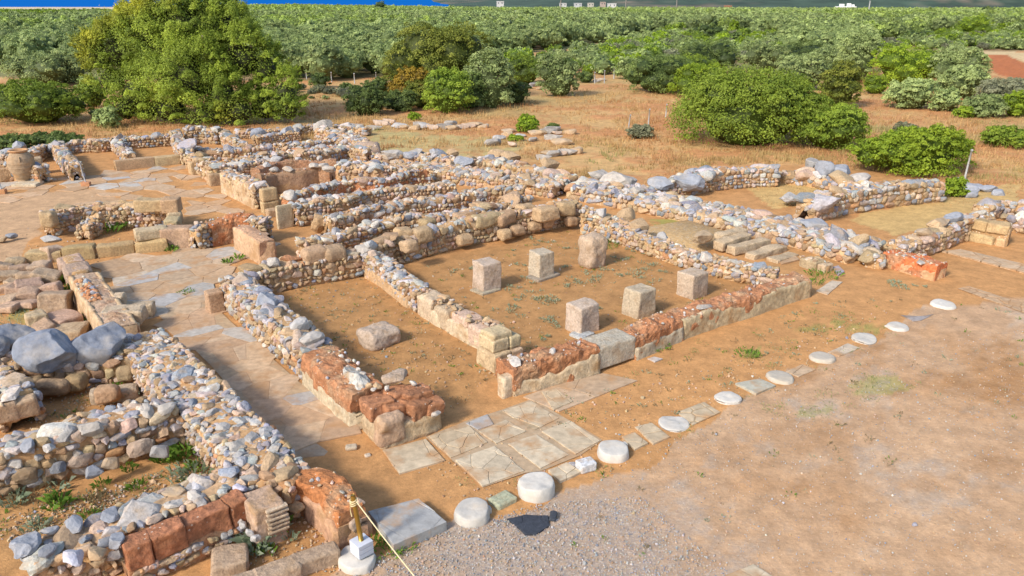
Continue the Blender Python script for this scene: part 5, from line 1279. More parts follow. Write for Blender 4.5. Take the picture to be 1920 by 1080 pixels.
for a in (
    ('shrub', "broad dark green shrub dome in the field behind the clay jar", 75, 240, 170, 80, 'lentisk', 5500), ('shrub', "low green shrub cut by the left edge behind the jar", 5, 225, 110, 60, 'bright', 3000),
    ('olive_tree', "rounded grey green olive left of the huge feathery tree", 88, 166, 138, 64, 'olive', 3500), ('olive_tree', "paler olive touching the left side of the feathery tree", 135, 158, 80, 66, 'olive', 2600), ('shrub', "dark green bush under the left side of the feathery tree", 178, 204, 54, 48, 'lentisk', 1800),
    ('shrub', "small blue green bush at the left foot of the feathery tree", 204, 242, 46, 40, 'olive', 1200), ('shrub', "low dark hedge like shrub behind the perimeter wall", 108, 277, 90, 26, 'dark', 2200), ('shrub', "low dark shrub at the left edge behind the boulders", 22, 288, 95, 32, 'dark', 2200),
    ('shrub', "dusty dark green bush at the edge of the dry grass", 690, 220, 82, 56, 'dark', 2600), ('shrub', "small dark bush between the dusty bush and the carob", 752, 212, 60, 42, 'dark', 1400),
    ('carob_tree', "large spreading carob with bronze green top", 828, 196, 180, 132, 'carob', 8000), ('shrub', "orange tinted bush on the left flank of the carob", 778, 200, 78, 70, 'orange', 2400), ('shrub', "glossy green bush growing against the front of the carob", 842, 217, 92, 85, 'lentisk', 3600), ('shrub', "small yellow orange bush left of the orange tinted one", 745, 190, 50, 40, 'orange', 1000),
    ('shrub', "mid green bush filling in between carob and tall olive", 880, 208, 80, 70, 'dark', 2400), ('shrub', "bronze bush low on the left of the carob", 800, 206, 90, 56, 'carob', 2400), ('shrub', "feathery green bush behind the dusty bush", 720, 190, 80, 40, 'dark', 1600), ('shrub', "wide dark bush linking the big rounded one and the thicket", 1290, 168, 120, 60, 'lentisk', 2800), ('shrub', "pale scrub on the right of the dark spreading shrub", 1560, 135, 90, 50, 'olive', 2200), ('shrub', "broad green mound behind the isolated low bush", 1740, 150, 120, 56, 'lentisk', 2600), ('shrub', "bushy green scrub cut by the right edge", 1930, 212, 90, 40, 'lentisk', 2600),
    ('olive_tree', "tall dark olive standing right of the carob", 918, 206, 88, 110, 'olive', 3600), ('shrub', "dark low bush at the right foot of the tall olive", 965, 198, 60, 44, 'dark', 1400), ('shrub', "mixed green bush behind the dark low bush", 985, 160, 75, 52, 'lentisk', 2000),
    ('olive_tree', "lone upright olive in the middle of the dry field edge", 1047, 184, 76, 84, 'olive', 3200), ('shrub', "small clipped looking dark bush beyond the lone olive", 1098, 156, 36, 22, 'dark', 700),
    ('shrub', "big dark rounded bush right of the field gap", 1238, 180, 130, 76, 'dark', 3600), ('shrub', "tall dark bush behind the big rounded one", 1325, 150, 120, 70, 'dark', 3200), ('shrub', "bright yellow green bush in front of the tall dark bush", 1312, 186, 110, 62, 'bright', 3000), ('olive_tree', "grey olive between the field gap and the dark bushes", 1180, 150, 60, 42, 'olive', 1500),
    ('shrub', "round bright green bush alone among the grass stones", 990, 251, 43, 32, 'bright', 1800),
    ('shrub', "largest bright green mastic thicket right of the fence posts", 1395, 287, 310, 158, 'lentisk', 17000), ('shrub', "dark green bush joined to the right end of the largest thicket", 1552, 287, 135, 84, 'lentisk', 5500), ('shrub', "grey twiggy bush in the top left of the largest thicket", 1375, 215, 110, 50, 'grey', 1800),
    ('olive_tree', "silvery olive showing above the largest thicket", 1500, 172, 110, 66, 'olive', 3000), ('shrub', "brown green tall bush right of the silvery olive", 1572, 205, 72, 90, 'carob', 2600), ('olive_tree', "big pale olive beside the red soil strip", 1605, 152, 84, 92, 'olive', 4000), ('shrub', "dark spreading shrub above the silvery olive", 1500, 128, 120, 46, 'dark', 2400), ('olive_tree', "pale olive on the left of the dark spreading shrub", 1430, 140, 90, 62, 'olive', 2400),
    ('shrub', "full green bush leaning over the far right stone wall", 1712, 338, 182, 88, 'bright', 8500), ('shrub', "small sprig of green growing out of the wall end", 1788, 372, 42, 40, 'bright', 900),
    ('shrub', "bright green bush by the red soil strip", 1690, 165, 118, 74, 'bright', 4200), ('olive_tree', "tall pale olive beside the bright green bush", 1785, 168, 108, 78, 'olive', 4400), ('olive_tree', "small round olive at the edge of the right field", 1705, 208, 92, 58, 'olive', 3000), ('olive_tree', "olive in front of the tall pale olive", 1800, 188, 92, 62, 'olive', 3000),
    ('shrub', "dark tangled bush at the right side of the field", 1876, 208, 104, 58, 'grey', 3000), ('shrub', "green bush at the right edge beyond the field", 1905, 222, 70, 50, 'bright', 1800), ('shrub', "low grey green bush in front of the dark tangled bush", 1840, 224, 74, 42, 'olive', 1700), ('shrub', "small lime green bush at the foot of the olives", 1805, 224, 40, 24, 'bright', 700), ('shrub', "olive brown bush left of the low grey green one", 1770, 212, 56, 46, 'olive', 1300),
    ('shrub', "isolated low bush in the dry grass near the right edge", 1885, 281, 82, 40, 'lentisk', 2600), ('shrub', "greyish dry bush in the grass above the green bush", 1695, 262, 44, 30, 'grey', 900), ('shrub', "greenish weed bush by the three fence posts", 1200, 262, 52, 26, 'grey', 900), ('shrub', "yellow green bush under the left of the bright green bush", 1640, 178, 60, 34, 'bright', 1200),
    ('shrub', "solitary leafy green tree above the ploughed red soil", 1825, 76, 70, 46, 'bright', 2200), ('shrub', "brown grey scrub right of the solitary leafy tree", 1870, 80, 40, 22, 'olive', 700), ('shrub', "olive shrub by the fence left of the carob", 655, 178, 40, 22, 'dark', 600), ('shrub', "small bush beside the fence behind the feathery tree", 600, 166, 42, 28, 'dark', 700), ('shrub', "tiny green bush by the stones left of the grass", 778, 227, 26, 16, 'bright', 500),
    ('shrub', "little green bush among the stones of the outer line", 965, 266, 30, 12, 'bright', 400), ('shrub', "tuft like bush right of the round bright bush", 1035, 246, 26, 14, 'dark', 400)):
    nm, lab, cx, by, w_, h_, kd, n_ = a
    if w_ < 200: w_ *= 1.16; h_ *= 1.07
    plant(nm, lab, 'tree' if 'tree' in nm else 'shrub', cx, by, w_, h_, kd, int(n_ * 2.1), lobes=16 if n_ > 5000 else (9 if n_ > 1500 else 5), trunk='tree' in nm, fr=.30 if n_ > 9000 else .4)

# ---- olive grove
def olive_geo(seed, R=2.3, H=3.3, n=1500, size=.21, c1=None, c2=None, nl=7):
    lb = dome_lobes(R, R, H, nl, seed, .45, .42)
    V, T, C = leaves(lb, n, size, c1 or KIND['olive'][0], c2 or KIND['olive'][1], seed, clump=.9)
    return V, T, C, lb
def grove_template(name, seed, **kw):
    V, T, C, lb = olive_geo(seed, **kw)
    root = bpy.data.objects.new(name, None); COL.objects.link(root)
    mb = MB(); mb.add(V, T, C); inner(mb, lb, np.array(KIND['olive'][0]) * .75, .68); mb.build("crown", M_LEAF, root)
    limbs(root, np.zeros(3), 3.2, 2.0, seed, 4, .15)
    return root
def copy_thing(src, loc, yaw, s):
    r_ = src.copy(); COL.objects.link(r_); r_.location = loc; r_.rotation_euler = (0, 0, yaw); r_.scale = (s * 1.05, s * 1.05, s)
    for ch in src.children:
        c_ = ch.copy(); COL.objects.link(c_); c_.parent = r_
    return r_
GROVES = [[(-700, 165), (60, 128), (170, 120), (560, 150), (740, 152), (800, 142), (850, 120), (905, 108), (1135, 80), (1240, 62), (1480, 66), (1480, 118), (1610, 108), (1632, 82), (1760, 66), (2700, 84), (2700, 12), (1500, 12), (1300, 9), (1000, 8), (560, 9), (420, 14), (260, 34), (60, 48), (-700, 60)]]
SCRUB = [[(990, 152), (1000, 112), (1140, 86), (1240, 66), (1480, 70), (1480, 150), (1380, 110), (1270, 120), (1170, 140), (1110, 140)], [(1630, 88), (1790, 66), (2100, 84), (2100, 96), (1640, 92)], [(905, 150), (900, 118), (990, 112), (985, 150)], [(0, 170), (170, 165), (210, 180), (100, 170)]]
def spots(polys, sp, jit, seed, ymax=640, xlim=900):
    r = np.random.default_rng(seed); g = np.arange(-700, 900, sp)
    U, V = np.meshgrid(g, g, indexing='ij'); U = U + r.uniform(-jit, jit, U.shape) * sp; V = V + r.uniform(-jit, jit, U.shape) * sp
    X = U * AX[0] + V * BX[0]; Y = U * AX[1] + V * BX[1]
    m = (Y > 45) & (Y < ymax) & (np.abs(X) < Y * .78 + 6); X, Y = X[m], Y[m]
    px, py = proj(np.stack([X, Y, np.zeros_like(X)], -1))
    k = np.zeros(len(X), bool)
    for q in polys: k |= in_poly(px, py, q)
    return X[k], Y[k], px[k], py[k]
X, Y, PX, PY = spots(GROVES, 4.0, .24, 21)
order = np.argsort(Y); X, Y, PX, PY = X[order], Y[order], PX[order], PY[order]
vis = (PX > -60) & (PX < 1980)
near = np.where(vis)[0][:280]
mask = np.zeros(len(X), bool); mask[near] = True
protos = [grove_template("olive_tree", 600 + i, n=2300) for i in range(6)]
for i, j in enumerate(near):
    s = random.uniform(.82, 1.2); loc = (X[j], Y[j], terrain(X[j], Y[j]) - .1); yw = random.uniform(0, 6.28)
    if i < 6: o = protos[i]; o.location = loc; o.rotation_euler = (0, 0, yw); o.scale = (s, s, s)
    else: o = copy_thing(protos[i % 6], loc, yw, s)
    tag(o, "grey green olive in the dense grove beyond the dry field", "olive tree", "olive trees of the grove", "thing")
def far_mass(name, X, Y, PX, tmpl, seed, mat=M_LEAF, sz=(.8, 1.2), gain=1.0):
    r = np.random.default_rng(seed); mb = MB(); idx = r.integers(0, len(tmpl), len(X))
    for t, (V, T, C) in enumerate(tmpl):
        m = idx == t; n = m.sum()
        if n == 0: continue
        a = r.uniform(0, 6.28, n); s = r.uniform(*sz, n)
        R = rotmats(a, np.zeros(n), np.zeros(n))
        W = np.einsum('nij,nvj->nvi', R, V[None] * s[:, None, None]) + np.stack([X[m], Y[m], terrain(X[m], Y[m]) - .1], -1)[:, None]
        TT = (T[None] + (np.arange(n) * len(V))[:, None, None]).reshape(-1, 3)
        cn = fbm(np.stack([X[m], Y[m], X[m] * 0], -1), .02, 55, 3); tint = np.clip(cn * 2.2 + r.normal(0, .35, n), 0, 1)[:, None, None]
        CC = C[None] * (1 - tint) + C[None] * np.array([1.0, 1.05, .60]) * .95 * tint
        CC = CC * r.uniform(.8, 1.25, (n, 1, 1)) * gain
        mb.add(W.reshape(-1, 3), TT, CC.reshape(-1, 3))
    o = mb.build(name, mat); o["kind"] = "stuff"; return o
def lite(seed, n, size, R=2.4, H=3.3, kind='olive'):
    V, T, C, lb = olive_geo(seed, R, H, n, size, KIND[kind][0], KIND[kind][1], 5)
    mb = MB(); mb.add(V, T, C); inner(mb, lb[:3], np.array(KIND[kind][0]) * .6, .75)
    return np.concatenate(mb.V), np.concatenate(mb.T), np.concatenate(mb.C)
rest = ~mask
mid = rest & (Y < 260); far = rest & (Y >= 260)
far_mass("olive_grove_trees", X[mid], Y[mid], PX[mid], [lite(700 + i, 480, .38) for i in range(5)], 31, gain=1.12)
far_mass("distant_olive_grove", X[far], Y[far], PX[far], [lite(720 + i, 150, .75) for i in range(5)], 32, gain=1.12)
print("grove", len(X), mid.sum(), far.sum())
Xs, Ys, Ps, PYs = spots(SCRUB, 2.6, .45, 23, 300)
far_mass("scrub_undergrowth", Xs, Ys, Ps, [lite(740 + i, 380, .22, 1.3, 1.5, k) for i, k in enumerate(('olive', 'lentisk', 'bright', 'olive', 'grey', 'olive'))], 33, sz=(.6, 1.35))
Xs, Ys, Ps, PYs = spots([[(-400, 190), (60, 170), (200, 215), (590, 160), (640, 185), (640, 172), (720, 165), (760, 215), (690, 195), (600, 185), (200, 232), (100, 180), (-400, 240)]], 1.6, .45, 29, 120)
far_mass("field_edge_undergrowth", Xs, Ys, Ps, [lite(760 + i, 200, .16, .7, .7, k) for i, k in enumerate(('dark', 'grey', 'olive', 'grey'))], 34, sz=(.4, 1.2))
Xs, Ys, Ps, PYs = spots([[(-700, 66), (60, 54), (260, 38), (430, 16), (430, 13), (260, 19), (60, 20), (-700, 22)]], 3.6, .45, 37, 640)
far_mass("coastal_scrub", Xs, Ys, Ps, [lite(780 + i, 110, .55, 2.3, 1.7, k) for i, k in enumerate(('lentisk', 'bright', 'olive', 'lentisk', 'dark'))], 35, sz=(.5, 1.4))
# taller dark trees standing out of the grove
r_ = random.Random(9); first = []
for k, (px_, py_, w_, h_) in enumerate(((1540 / 3 + 5, 26, 22, 14), (235, 30, 30, 12), (568, 24, 18, 9), (713, 14, 26, 12), (990, 42, 34, 22), (1085, 48, 28, 16), (1375, 58, 22, 22), (190, 62, 60, 26), (120, 50, 50, 16), (760, 38, 40, 14), (935, 44, 40, 18), (1330, 70, 70, 26), (1385, 78, 50, 18), (1440, 74, 50, 18), (30, 45, 46, 16), (1160, 60, 60, 22), (1190, 52, 40, 14), (1265, 60, 50, 18), (620, 34, 30, 12), (1560, 30, 30, 9), (1850, 22, 30, 10), (1790, 22, 20, 8), (1210, 40, 40, 14), (1245, 44, 44, 14), (1040, 60, 60, 16), (1000, 64, 50, 14), (1290, 50, 40, 12), (1660, 66, 60, 14), (1720, 70, 70, 16), (1765, 74, 60, 16), (1880, 60, 50, 16), (850, 36, 50, 10), (1390, 44, 40, 12))):
    o = plant("scrub_tree", "darker green bush standing out of the olive grove", "shrub", px_, py_ + 8, w_ * 1.1, h_ + 8, ('dark', 'lentisk', 'bright', 'dark')[k % 4], 500, 5, group="dark bushes in the grove", size=.45)

# ---- dry grass
def grass():
    r = np.random.default_rng(61); n = 34000
    d = 31 + 52 * r.random(n) ** 1.25; u = r.uniform(-.72, .72, n); X = u * d; Y = d
    px, py = proj(np.stack([X, Y, X * 0], -1))
    poly = [(-700, 300), (0, 300), (100, 276), (320, 250), (480, 250), (690, 290), (1000, 300), (1080, 335), (1225, 345), (1300, 312), (1480, 306), (1620, 318), (1800, 345), (2700, 420), (2700, 175), (1640, 170), (1480, 190), (1150, 158), (960, 190), (600, 175), (-700, 190)]
    p = np.stack([X, Y, X * 0], -1)
    k = in_poly(px, py, poly)
    den = fbm(p, .35, 71, 3); k &= den + r.normal(0, .25, n) > -.12
    extra = in_poly(px, py, [(1390, 345), (1560, 335), (1520, 385), (1440, 390)]) | in_poly(px, py, [(1590, 410), (1760, 368), (1920, 345), (1900, 390), (1750, 425), (1680, 445)])
    k |= extra & (r.random(n) < .35)
    X, Y, p, px, py, extra = X[k], Y[k], p[k], px[k], py[k], extra[k]; n = len(X)
    B = 6; h = (.17 + .18 * np.clip(fbm(p, .3, 72, 2) + .3, 0, 1)) * r.uniform(.6, 1.3, n) * np.where(extra, .35, 1)
    base = np.repeat(np.stack([X, Y, np.full(n, -.02)], -1), B, 0) + np.c_[r.normal(0, .13, (n * B, 2)), np.zeros(n * B)]
    a = r.uniform(0, 6.28, n * B); hh = np.repeat(h, B) * r.uniform(.6, 1.2, n * B); lean = r.uniform(.05, .55, n * B)
    dirv = np.stack([np.cos(a), np.sin(a), np.zeros_like(a)], -1); side = np.stack([-np.sin(a), np.cos(a), np.zeros_like(a)], -1)
    w = .022
    V = np.stack([base - side * w, base + side * w, base + dirv * (hh * lean)[:, None] + np.stack([a * 0, a * 0, hh], -1)], 1).reshape(-1, 3)
    T = np.arange(n * B * 3).reshape(-1, 3)
    f = np.clip(.5 + fbm(p, .5, 73, 3) * 1.2 + r.normal(0, .2, n), 0, 1)[:, None]; g = np.clip(fbm(p, .22, 74, 2) * 1.6 - .35, 0, .8)[:, None]
    C = np.array([.59, .395, .17]) * (1 - f) + np.array([.48, .245, .10]) * f; C = C * (1 - g) + np.array([.30, .32, .11]) * g
    C = np.repeat(C, B * 3, 0) * np.repeat(r.uniform(.8, 1.2, n * B), 3)[:, None]
    mb = MB(); mb.add(V, T, C); o = mb.build("dry_grass", M_GRASS); o["kind"] = "stuff"
grass()

# ---- weeds and loose grit on the ruins floors
def weeds():
    r = np.random.default_rng(81); mb = MB()
    def tuft(c, rad, h, n, c1, c2, w=.012):
        n = max(8, int(n * .7)); w = w * .85
        a = r.uniform(0, 6.28, n); q = r.random(n) ** .6 * rad; b = np.stack([c[0] + np.cos(a) * q, c[1] + np.sin(a) * q, np.full(n, c[2] - .01)], -1)
        an = a + r.normal(0, .6, n); hh = h * r.uniform(.4, 1.1, n); ln_ = r.uniform(.2, 1.0, n)
        d = np.stack([np.cos(an), np.sin(an), an * 0], -1); s = np.stack([-np.sin(an), np.cos(an), an * 0], -1)
        mid_ = b + d * (hh * ln_ * .4)[:, None] + np.stack([an * 0, an * 0, hh * .7], -1); tip = b + d * (hh * ln_)[:, None] + np.stack([an * 0, an * 0, hh * (1 - .35 * ln_)], -1)
        V = np.stack([b - s * w * .5, mid_ - s * w, tip, mid_ + s * w], 1).reshape(-1, 3)
        T = (np.array([[0, 1, 2], [0, 2, 3]])[None] + (np.arange(n) * 4)[:, None, None]).reshape(-1, 3)
        f = r.random((n, 1)); mb.add(V, T, np.repeat(np.asarray(c1) * (1 - f) + np.asarray(c2) * f, 4, 0))
    G1, G2 = (.10, .20, .025), (.24, .37, .05); S1, S2_ = (.22, .28, .16), (.40, .45, .31); D1, D2 = (.24, .17, .08), (.34, .28, .15)
    for px, py, rd, h, n, k in ((350, 848, .35, .22, 200, 0), (330, 860, .2, .18, 90, 0), (306, 862, .16, .2, 110, 0), (242, 880, .12, .14, 60, 0), (360, 890, .4, .2, 160, 1), (375, 875, .2, .15, 80, 0), (190, 910, .14, .12, 60, 0), (258, 915, .14, .14, 70, 0), (107, 945, .2, .2, 110, 0), (110, 915, .2, .18, 60, 1), (28, 940, .2, .2, 90, 1), (60, 925, .35, .16, 140, 2), (166, 968, .14, .12, 60, 0), (70, 988, .2, .14, 70, 1), (175, 940, .2, .15, 60, 2),
                                 (478, 1015, .22, .28, 180, 1), (500, 1000, .25, .25, 150, 1), (522, 992, .14, .22, 90, 0), (505, 1036, .12, .16, 50, 0), (545, 1010, .1, .14, 40, 1), (478, 1030, .18, .2, 110, 1),
                                 (725, 1032, .25, .1, 110, 0), (755, 1028, .2, .09, 90, 0), (703, 1020, .12, .12, 60, 0), (245, 742, .16, .22, 110, 1), (215, 728, .12, .15, 60, 0), (190, 745, .2, .12, 60, 2), (318, 462, .3, .35, 110, 0), (303, 465, .15, .25, 60, 0), (322, 470, .2, .2, 60, 0), (205, 432, .5, .35, 130, 0), (235, 428, .3, .25, 70, 2), (428, 492, .15, .2, 60, 0), (447, 485, .15, .2, 50, 0), (350, 548, .22, .1, 60, 0), (122, 528, .16, .35, 130, 0), (127, 545, .12, .25, 70, 0), (72, 552, .3, .22, 120, 0), (132, 560, .15, .2, 60, 0), (155, 605, .12, .25, 70, 0), (95, 620, .1, .2, 50, 0), (20, 590, .8, .1, 160, 1), (40, 610, .7, .1, 160, 1), (60, 580, .5, .1, 120, 1),
                                 (1155, 452, .5, .16, 220, 0), (1140, 462, .35, .10, 100, 0), (1145, 440, .2, .12, 60, 0), (1545, 515, .5, .14, 170, 0), (1530, 530, .3, .12, 70, 0), (1360, 413, .3, .1, 60, 0), (1230, 650, .35, .12, 170, 0), (1402, 663, .3, .10, 180, 0), (1640, 482, .25, .1, 40, 0)):
        tuft(at(px, py, .02), rd, h, n, *((G1, G2), (S1, S2_), (D1, D2))[k])
    # sage coloured mats in the hall and green mats in the portico
    for px, py, s in ((1010, 555, 1.0), (1020, 560, .8), (1035, 565, .9), (955, 568, .7), (960, 580, .8), (962, 545, .6), (1090, 528, .9), (1105, 520, 1.0), (1110, 512, .6), (1140, 508, .7), (1165, 518, .6), (1060, 535, .5), (1210, 508, 1.0), (1222, 495, .8), (1215, 525, .9), (1170, 485, .7), (1060, 500, .5), (930, 610, .5), (1045, 600, .7), (1030, 597, .6), (985, 525, .6), (970, 500, .5), (880, 500, .4), (850, 510, .4), (1180, 470, .5), (1240, 512, .5), (1020, 635, .4), (1120, 575, .5), (1665, 530, .8), (1690, 532, .9), (1730, 535, .5), (1000, 450, .6), (1030, 453, .5), (1240, 480, .4), (905, 595, .3), (1065, 465, .4), (960, 470, .3)):
        for _ in range(int(5 * s)): tuft(at(px, py, .02) + np.array([r.normal(0, .22 * s), r.normal(0, .3 * s), 0]), .15 * s, .08, 24, S1, S2_, .016)
    for px, py, s in ((1395, 664, 1), (1460, 650, 1), (1475, 640, .8), (1525, 620, 1.2), (1540, 618, 1), (1500, 618, .6), (1430, 760, .7), (1455, 775, .7), (1520, 772, 1), (1545, 770, 1), (1610, 612, 1.4), (1640, 618, 1.3), (1575, 602, .8), (1590, 600, .8), (1640, 722, 1.4), (1610, 730, 1.2), (1670, 712, 1.2), (1280, 800, .6), (1290, 812, .5), (1360, 700, .5), (1320, 660, .6), (1315, 645, .5), (1450, 685, .6), (1420, 622, .6), (1545, 740, .6), (1398, 742, .5), (1480, 760, .5), (870, 910, .5), (965, 905, .4), (1110, 880, .5), (1125, 875, .4), (1565, 588, .8), (1600, 655, .5), (1720, 722, .5), (1250, 680, .3), (1180, 700, .3), (1190, 830, .3)):
        for _ in range(int(5 * s)): tuft(at(px, py, .02) + np.array([r.normal(0, .25 * s), r.normal(0, .22 * s), 0]), .14, .045, 16, (.24, .27, .08), (.36, .37, .14), .010)
    # faint scattered weeds
    for poly, n in (([(500, 560), (665, 510), (960, 690), (830, 790)], 160), ([(790, 500), (1085, 430), (1470, 540), (970, 700)], 190), ([(-100, 990), (400, 860), (440, 890), (60, 1010)], 150), ([(900, 985), (1370, 775), (1740, 575), (1920, 560), (1920, 800), (1200, 1080)], 60), ([(950, 760), (1190, 705), (1500, 570), (1700, 560), (1370, 750), (1100, 820)], 110), ([(60, 830), (300, 720), (260, 700), (60, 740)], 40)):
        P = np.array(wpoly(poly)); lo, hi = P.min(0), P.max(0); c = 0
        while c < n:
            q = r.uniform(lo, hi)
            if in_poly(np.array([q[0]]), np.array([q[1]]), P)[0]:
                tuft((q[0], q[1], .01), r.uniform(.03, .12), r.uniform(.03, .09), 12, *((S1, S2_) if r.random() < .4 else (D1, D2) if r.random() < .6 else (G1, G2)), .010); c += 1
    o = mb.build("weeds", M_GRASS); o["kind"] = "stuff"
weeds()

def grit():
    r = np.random.default_rng(91); mb = MB(); V, T = ico(1)
    def put(poly, n, s0, s1, mix, gain=1.0):
        P = np.array(wpoly(poly)); lo, hi = P.min(0), P.max(0); q = r.uniform(lo, hi, (n * 3, 2)); q = q[in_poly(q[:, 0], q[:, 1], P)]
        d = np.linalg.norm(q, axis=1); q = q[r.random(len(q)) < np.clip(15 / d, .12, 1) ** 1.3][:n]; m = len(q)
        s = r.uniform(s0, s1, (m, 1)) * np.exp(r.normal(0, .35, (m, 1)))
        R = rotmats(r.uniform(-3, 3, m), r.normal(0, .3, m), r.normal(0, .3, m))
        W = np.einsum('nij,nvj->nvi', R, V[None] * (s * r.uniform(.6, 1.2, (m, 3)))[:, None]) + np.c_[q, np.full(m, .012)][:, None]
        W += r.normal(0, 1, W.shape) * s[:, None] * .12
        TT = (T[None] + (np.arange(m) * len(V))[:, None, None]).reshape(-1, 3)
        mb.add(W.reshape(-1, 3), TT, np.repeat(pick_cols(mix, m) * gain, len(V), 0))
    put([(300, 1500), (690, 1050), (850, 992), (1010, 945), (1370, 775), (1620, 660), (2000, 600), (2400, 1500)], 9000, .005, .011, 'top_white', 1.0)
    put([(300, 1500), (690, 1050), (850, 992), (1010, 945), (1200, 930), (1400, 1100), (1500, 1500)], 14000, .006, .012, 'top_blue')
    for poly, n in (([(500, 560), (665, 510), (960, 690), (830, 790)], 900), ([(790, 500), (1085, 430), (1470, 540), (970, 700)], 900), ([(-100, 1000), (400, 860), (440, 890), (60, 1020)], 1500), ([(700, 850), (1120, 750), (1700, 560), (1600, 650), (870, 960)], 1800), ([(60, 840), (330, 730), (260, 700), (40, 760)], 500), ([(450, 1060), (520, 960), (640, 960), (640, 1080)], 500), ([(0, 480), (200, 400), (240, 520), (0, 660)], 900), ([(-50, 420), (200, 360), (520, 400), (460, 450), (200, 480)], 700)):
        put(poly, int(n * .7), .008, .024, 'tan_only', 1.05)
    o = mb.build("gravel", M_PEB); o["kind"] = "stuff"
grit()

# ================================================================== FAR THINGS
def post(label, px, by, ty, rad=.035, col=(.36, .35, .33), name="fence_post", group=None, lean=0.0):
    p = at(px, by, 0); h = z_over(ty, p[1]); mb = MB()
    tube(mb, [(p[0], p[1], -.2), (p[0] + lean * h * .5, p[1], h * .5), (p[0] + lean * h, p[1], h)], rad, col, 8)
    tube(mb, [(p[0] + lean * h, p[1], h), (p[0] + lean * h, p[1] - .02, h + .02)], rad * 1.3, col, 8)
    return tag(mb.build(name, M_PLAIN, loc=(p[0], p[1], 0), smooth=True), label, "post", group, "thing")
post("grey fence post leaning by the far right stone wall", 1808, 336, 282, .045, lean=.06)
post("fence post half hidden between the two green thickets", 1472, 262, 241, .045, lean=.04)
post("left one of the three bare fence posts in the dry grass", 1178, 240, 216, .04, lean=.12)
post("middle one of the three bare fence posts in the dry grass", 1215, 241, 205, .04, lean=.03)
post("last of the three bare fence posts, against the big thicket", 1248, 221, 196, .04, lean=.03)
for px_, by, ty in ((1285, 205, 192), (1408, 140, 127), (575, 148, 132), (622, 154, 136), (665, 156, 138), (705, 145, 136), (1115, 156, 136), (1133, 156, 133), (1151, 148, 127)):
    post("thin pale fence post at the far edge of the dry field", px_, by, ty, .05, group="posts of the far fence")

def pole(label, px, by, ty, w=.14, col=(.22, .19, .16)):
    y = at(px, by, 0)[1]; x = at(px, by, 0)[0]; z0 = float(terrain(x, y)); h = z_over(ty, y)
    mb = MB(); tube(mb, [(x, y, z0 - .5), (x, y, h)], [w * 1.2, w * .8], col, 8)
    if ty > 2: tube(mb, [(x - .9, y, h - .5), (x + .9, y, h - .5)], w * .5, col, 6)
    return tag(mb.build("utility_pole", M_BARK, loc=(x, y, z0)), label, "utility pole", kind="thing")
pole("pale grey pole in the grove above the carob", 966, 44, 20, .13, (.40, .42, .38)); pole("tall brown wooden pole below the white village", 1051, 36, -14, .2)
pole("thin dark pole against the hillside in the middle", 1173, 24, -10, .28); pole("thin dark pole near the top right of the village", 1268, 20, -10, .28); pole("thin grey pole right of the lone white house", 1628, 26, 1, .3, (.34, .33, .31))

M_WALLW = mineral("whitewash", fine=.6, contrast=.08, bump=0)
def house(label, px, by, wpx, hpx, Y, col=(.78, .76, .72), storey=1, roofbox=()):
    s = Y / (F * .94); x = (px - 960) * Y / (F / math.cos(PITCH) * (1)) ; w_ = wpx * s; h_ = max(2.0, hpx * s); z = z_over(by, Y)
    r = thing("white_house", label, "house", (x, Y, z), kind="thing")
    put_block("house_wall", M_WALLW, w_, 8, h_ + 8, (x, Y), 0, .05, 0, col, r, n=4, z=z - 8)
    put_block("parapet", M_WALLW, w_ + .3, 8.3, .5, (x, Y), 0, .02, 0, np.array(col) * .95, r, n=3, z=z + h_ - .1)
    n = max(2, int(w_ / 3.5))
    for i in range(n):
        xx = x - w_ / 2 + (i + .5) * w_ / n
        mb = MB(); wv = np.array([[-.4, -4.06, -.45], [.4, -4.06, -.45], [.4, -4.06, .45], [-.4, -4.06, .45]]) + np.array([xx, Y, z + h_ * .5]); mb.add(wv, [[0, 1, 2], [0, 2, 3]], (.06, .07, .09)); mb.build("window", M_PLAIN, r)
    for (dx, ww, hh) in roofbox: put_block("roof_room", M_WALLW, ww, 4, hh, (x + dx, Y), 0, .02, 0, col, r, n=3, z=z + h_ + .3)
    return r
house("lone white flat roofed house above the grove with two rooftop rooms", 1589, 19, 28, 5, 620, roofbox=((-3.0, 2.2, 1.8), (2.2, 1.6, 2.2), (5, 1.2, 1.4)))
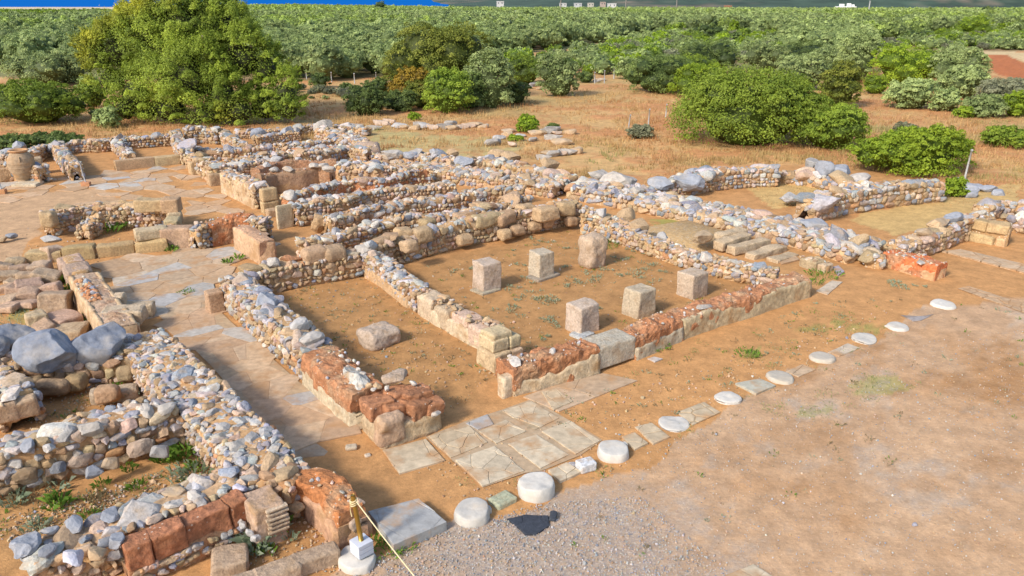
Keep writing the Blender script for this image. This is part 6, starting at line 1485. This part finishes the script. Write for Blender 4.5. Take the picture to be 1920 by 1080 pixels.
for lab, px_, by, w_, h_, cc in (("small white house left of the village", 938, 8, 12, 3, (.76, .74, .72)), ("low white house at the left of the village row", 1056, 11, 11, 3, (.78, .75, .7)), ("long white house in the village row", 1084, 11, 12, 3, (.75, .73, .7)), ("cream house in the middle of the village row", 1108, 11, 9, 3, (.72, .66, .56)), ("broad white house at the right of the village row", 1148, 12, 13, 3, (.80, .78, .75)), ("pinkish house behind the village row", 1131, 9, 8, 3, (.62, .48, .40)), ("small orange roofed house by the grove edge", 1367, 16, 9, 4, (.55, .26, .14))):
    house(lab, px_, by, w_, h_, 690 + (px_ % 7) * 9, np.array(cc) * .62)

# ================================================================== LIGHT AND CAMERA
SUN_EL = math.radians(37); SUN_DIR = np.array([-.68, -.73])
az = math.atan2(SUN_DIR[0], SUN_DIR[1])        # clockwise from +Y
w = bpy.data.worlds.new("World"); sc.world = w; w.use_nodes = True
nt = w.node_tree; bg = nt.nodes["Background"]
sky = nt.nodes.new("ShaderNodeTexSky"); sky.sky_type = 'NISHITA'; sky.sun_disc = False
sky.sun_elevation = SUN_EL; sky.sun_rotation = az
sky.air_density = 1.0; sky.dust_density = 1.5; sky.ozone_density = 1.0
nt.links.new(sky.outputs["Color"], bg.inputs["Color"]); bg.inputs["Strength"].default_value = 0.15
sd = bpy.data.lights.new("sun", 'SUN'); sd.energy = 2.4; sd.angle = math.radians(9); sd.color = (1.0, .95, .87)
so = bpy.data.objects.new("sun", sd); COL.objects.link(so)
d = Vector((SUN_DIR[0] * math.cos(SUN_EL), SUN_DIR[1] * math.cos(SUN_EL), math.sin(SUN_EL)))
so.rotation_euler = d.to_track_quat('Z', 'Y').to_euler(); so.location = (-20, -20, 30)
cd = bpy.data.cameras.new("camera"); cd.sensor_width = 36; cd.lens = F / 1920 * 36; cd.clip_end = 40000; cd.clip_start = 0.1
co = bpy.data.objects.new("camera", cd); COL.objects.link(co); co.location = CAM; co.rotation_euler = (math.pi / 2 - PITCH, 0, 0)
sc.camera = co
sc.view_settings.view_transform = 'Standard'; sc.view_settings.look = 'None'; sc.view_settings.exposure = 0.75; sc.view_settings.gamma = 1
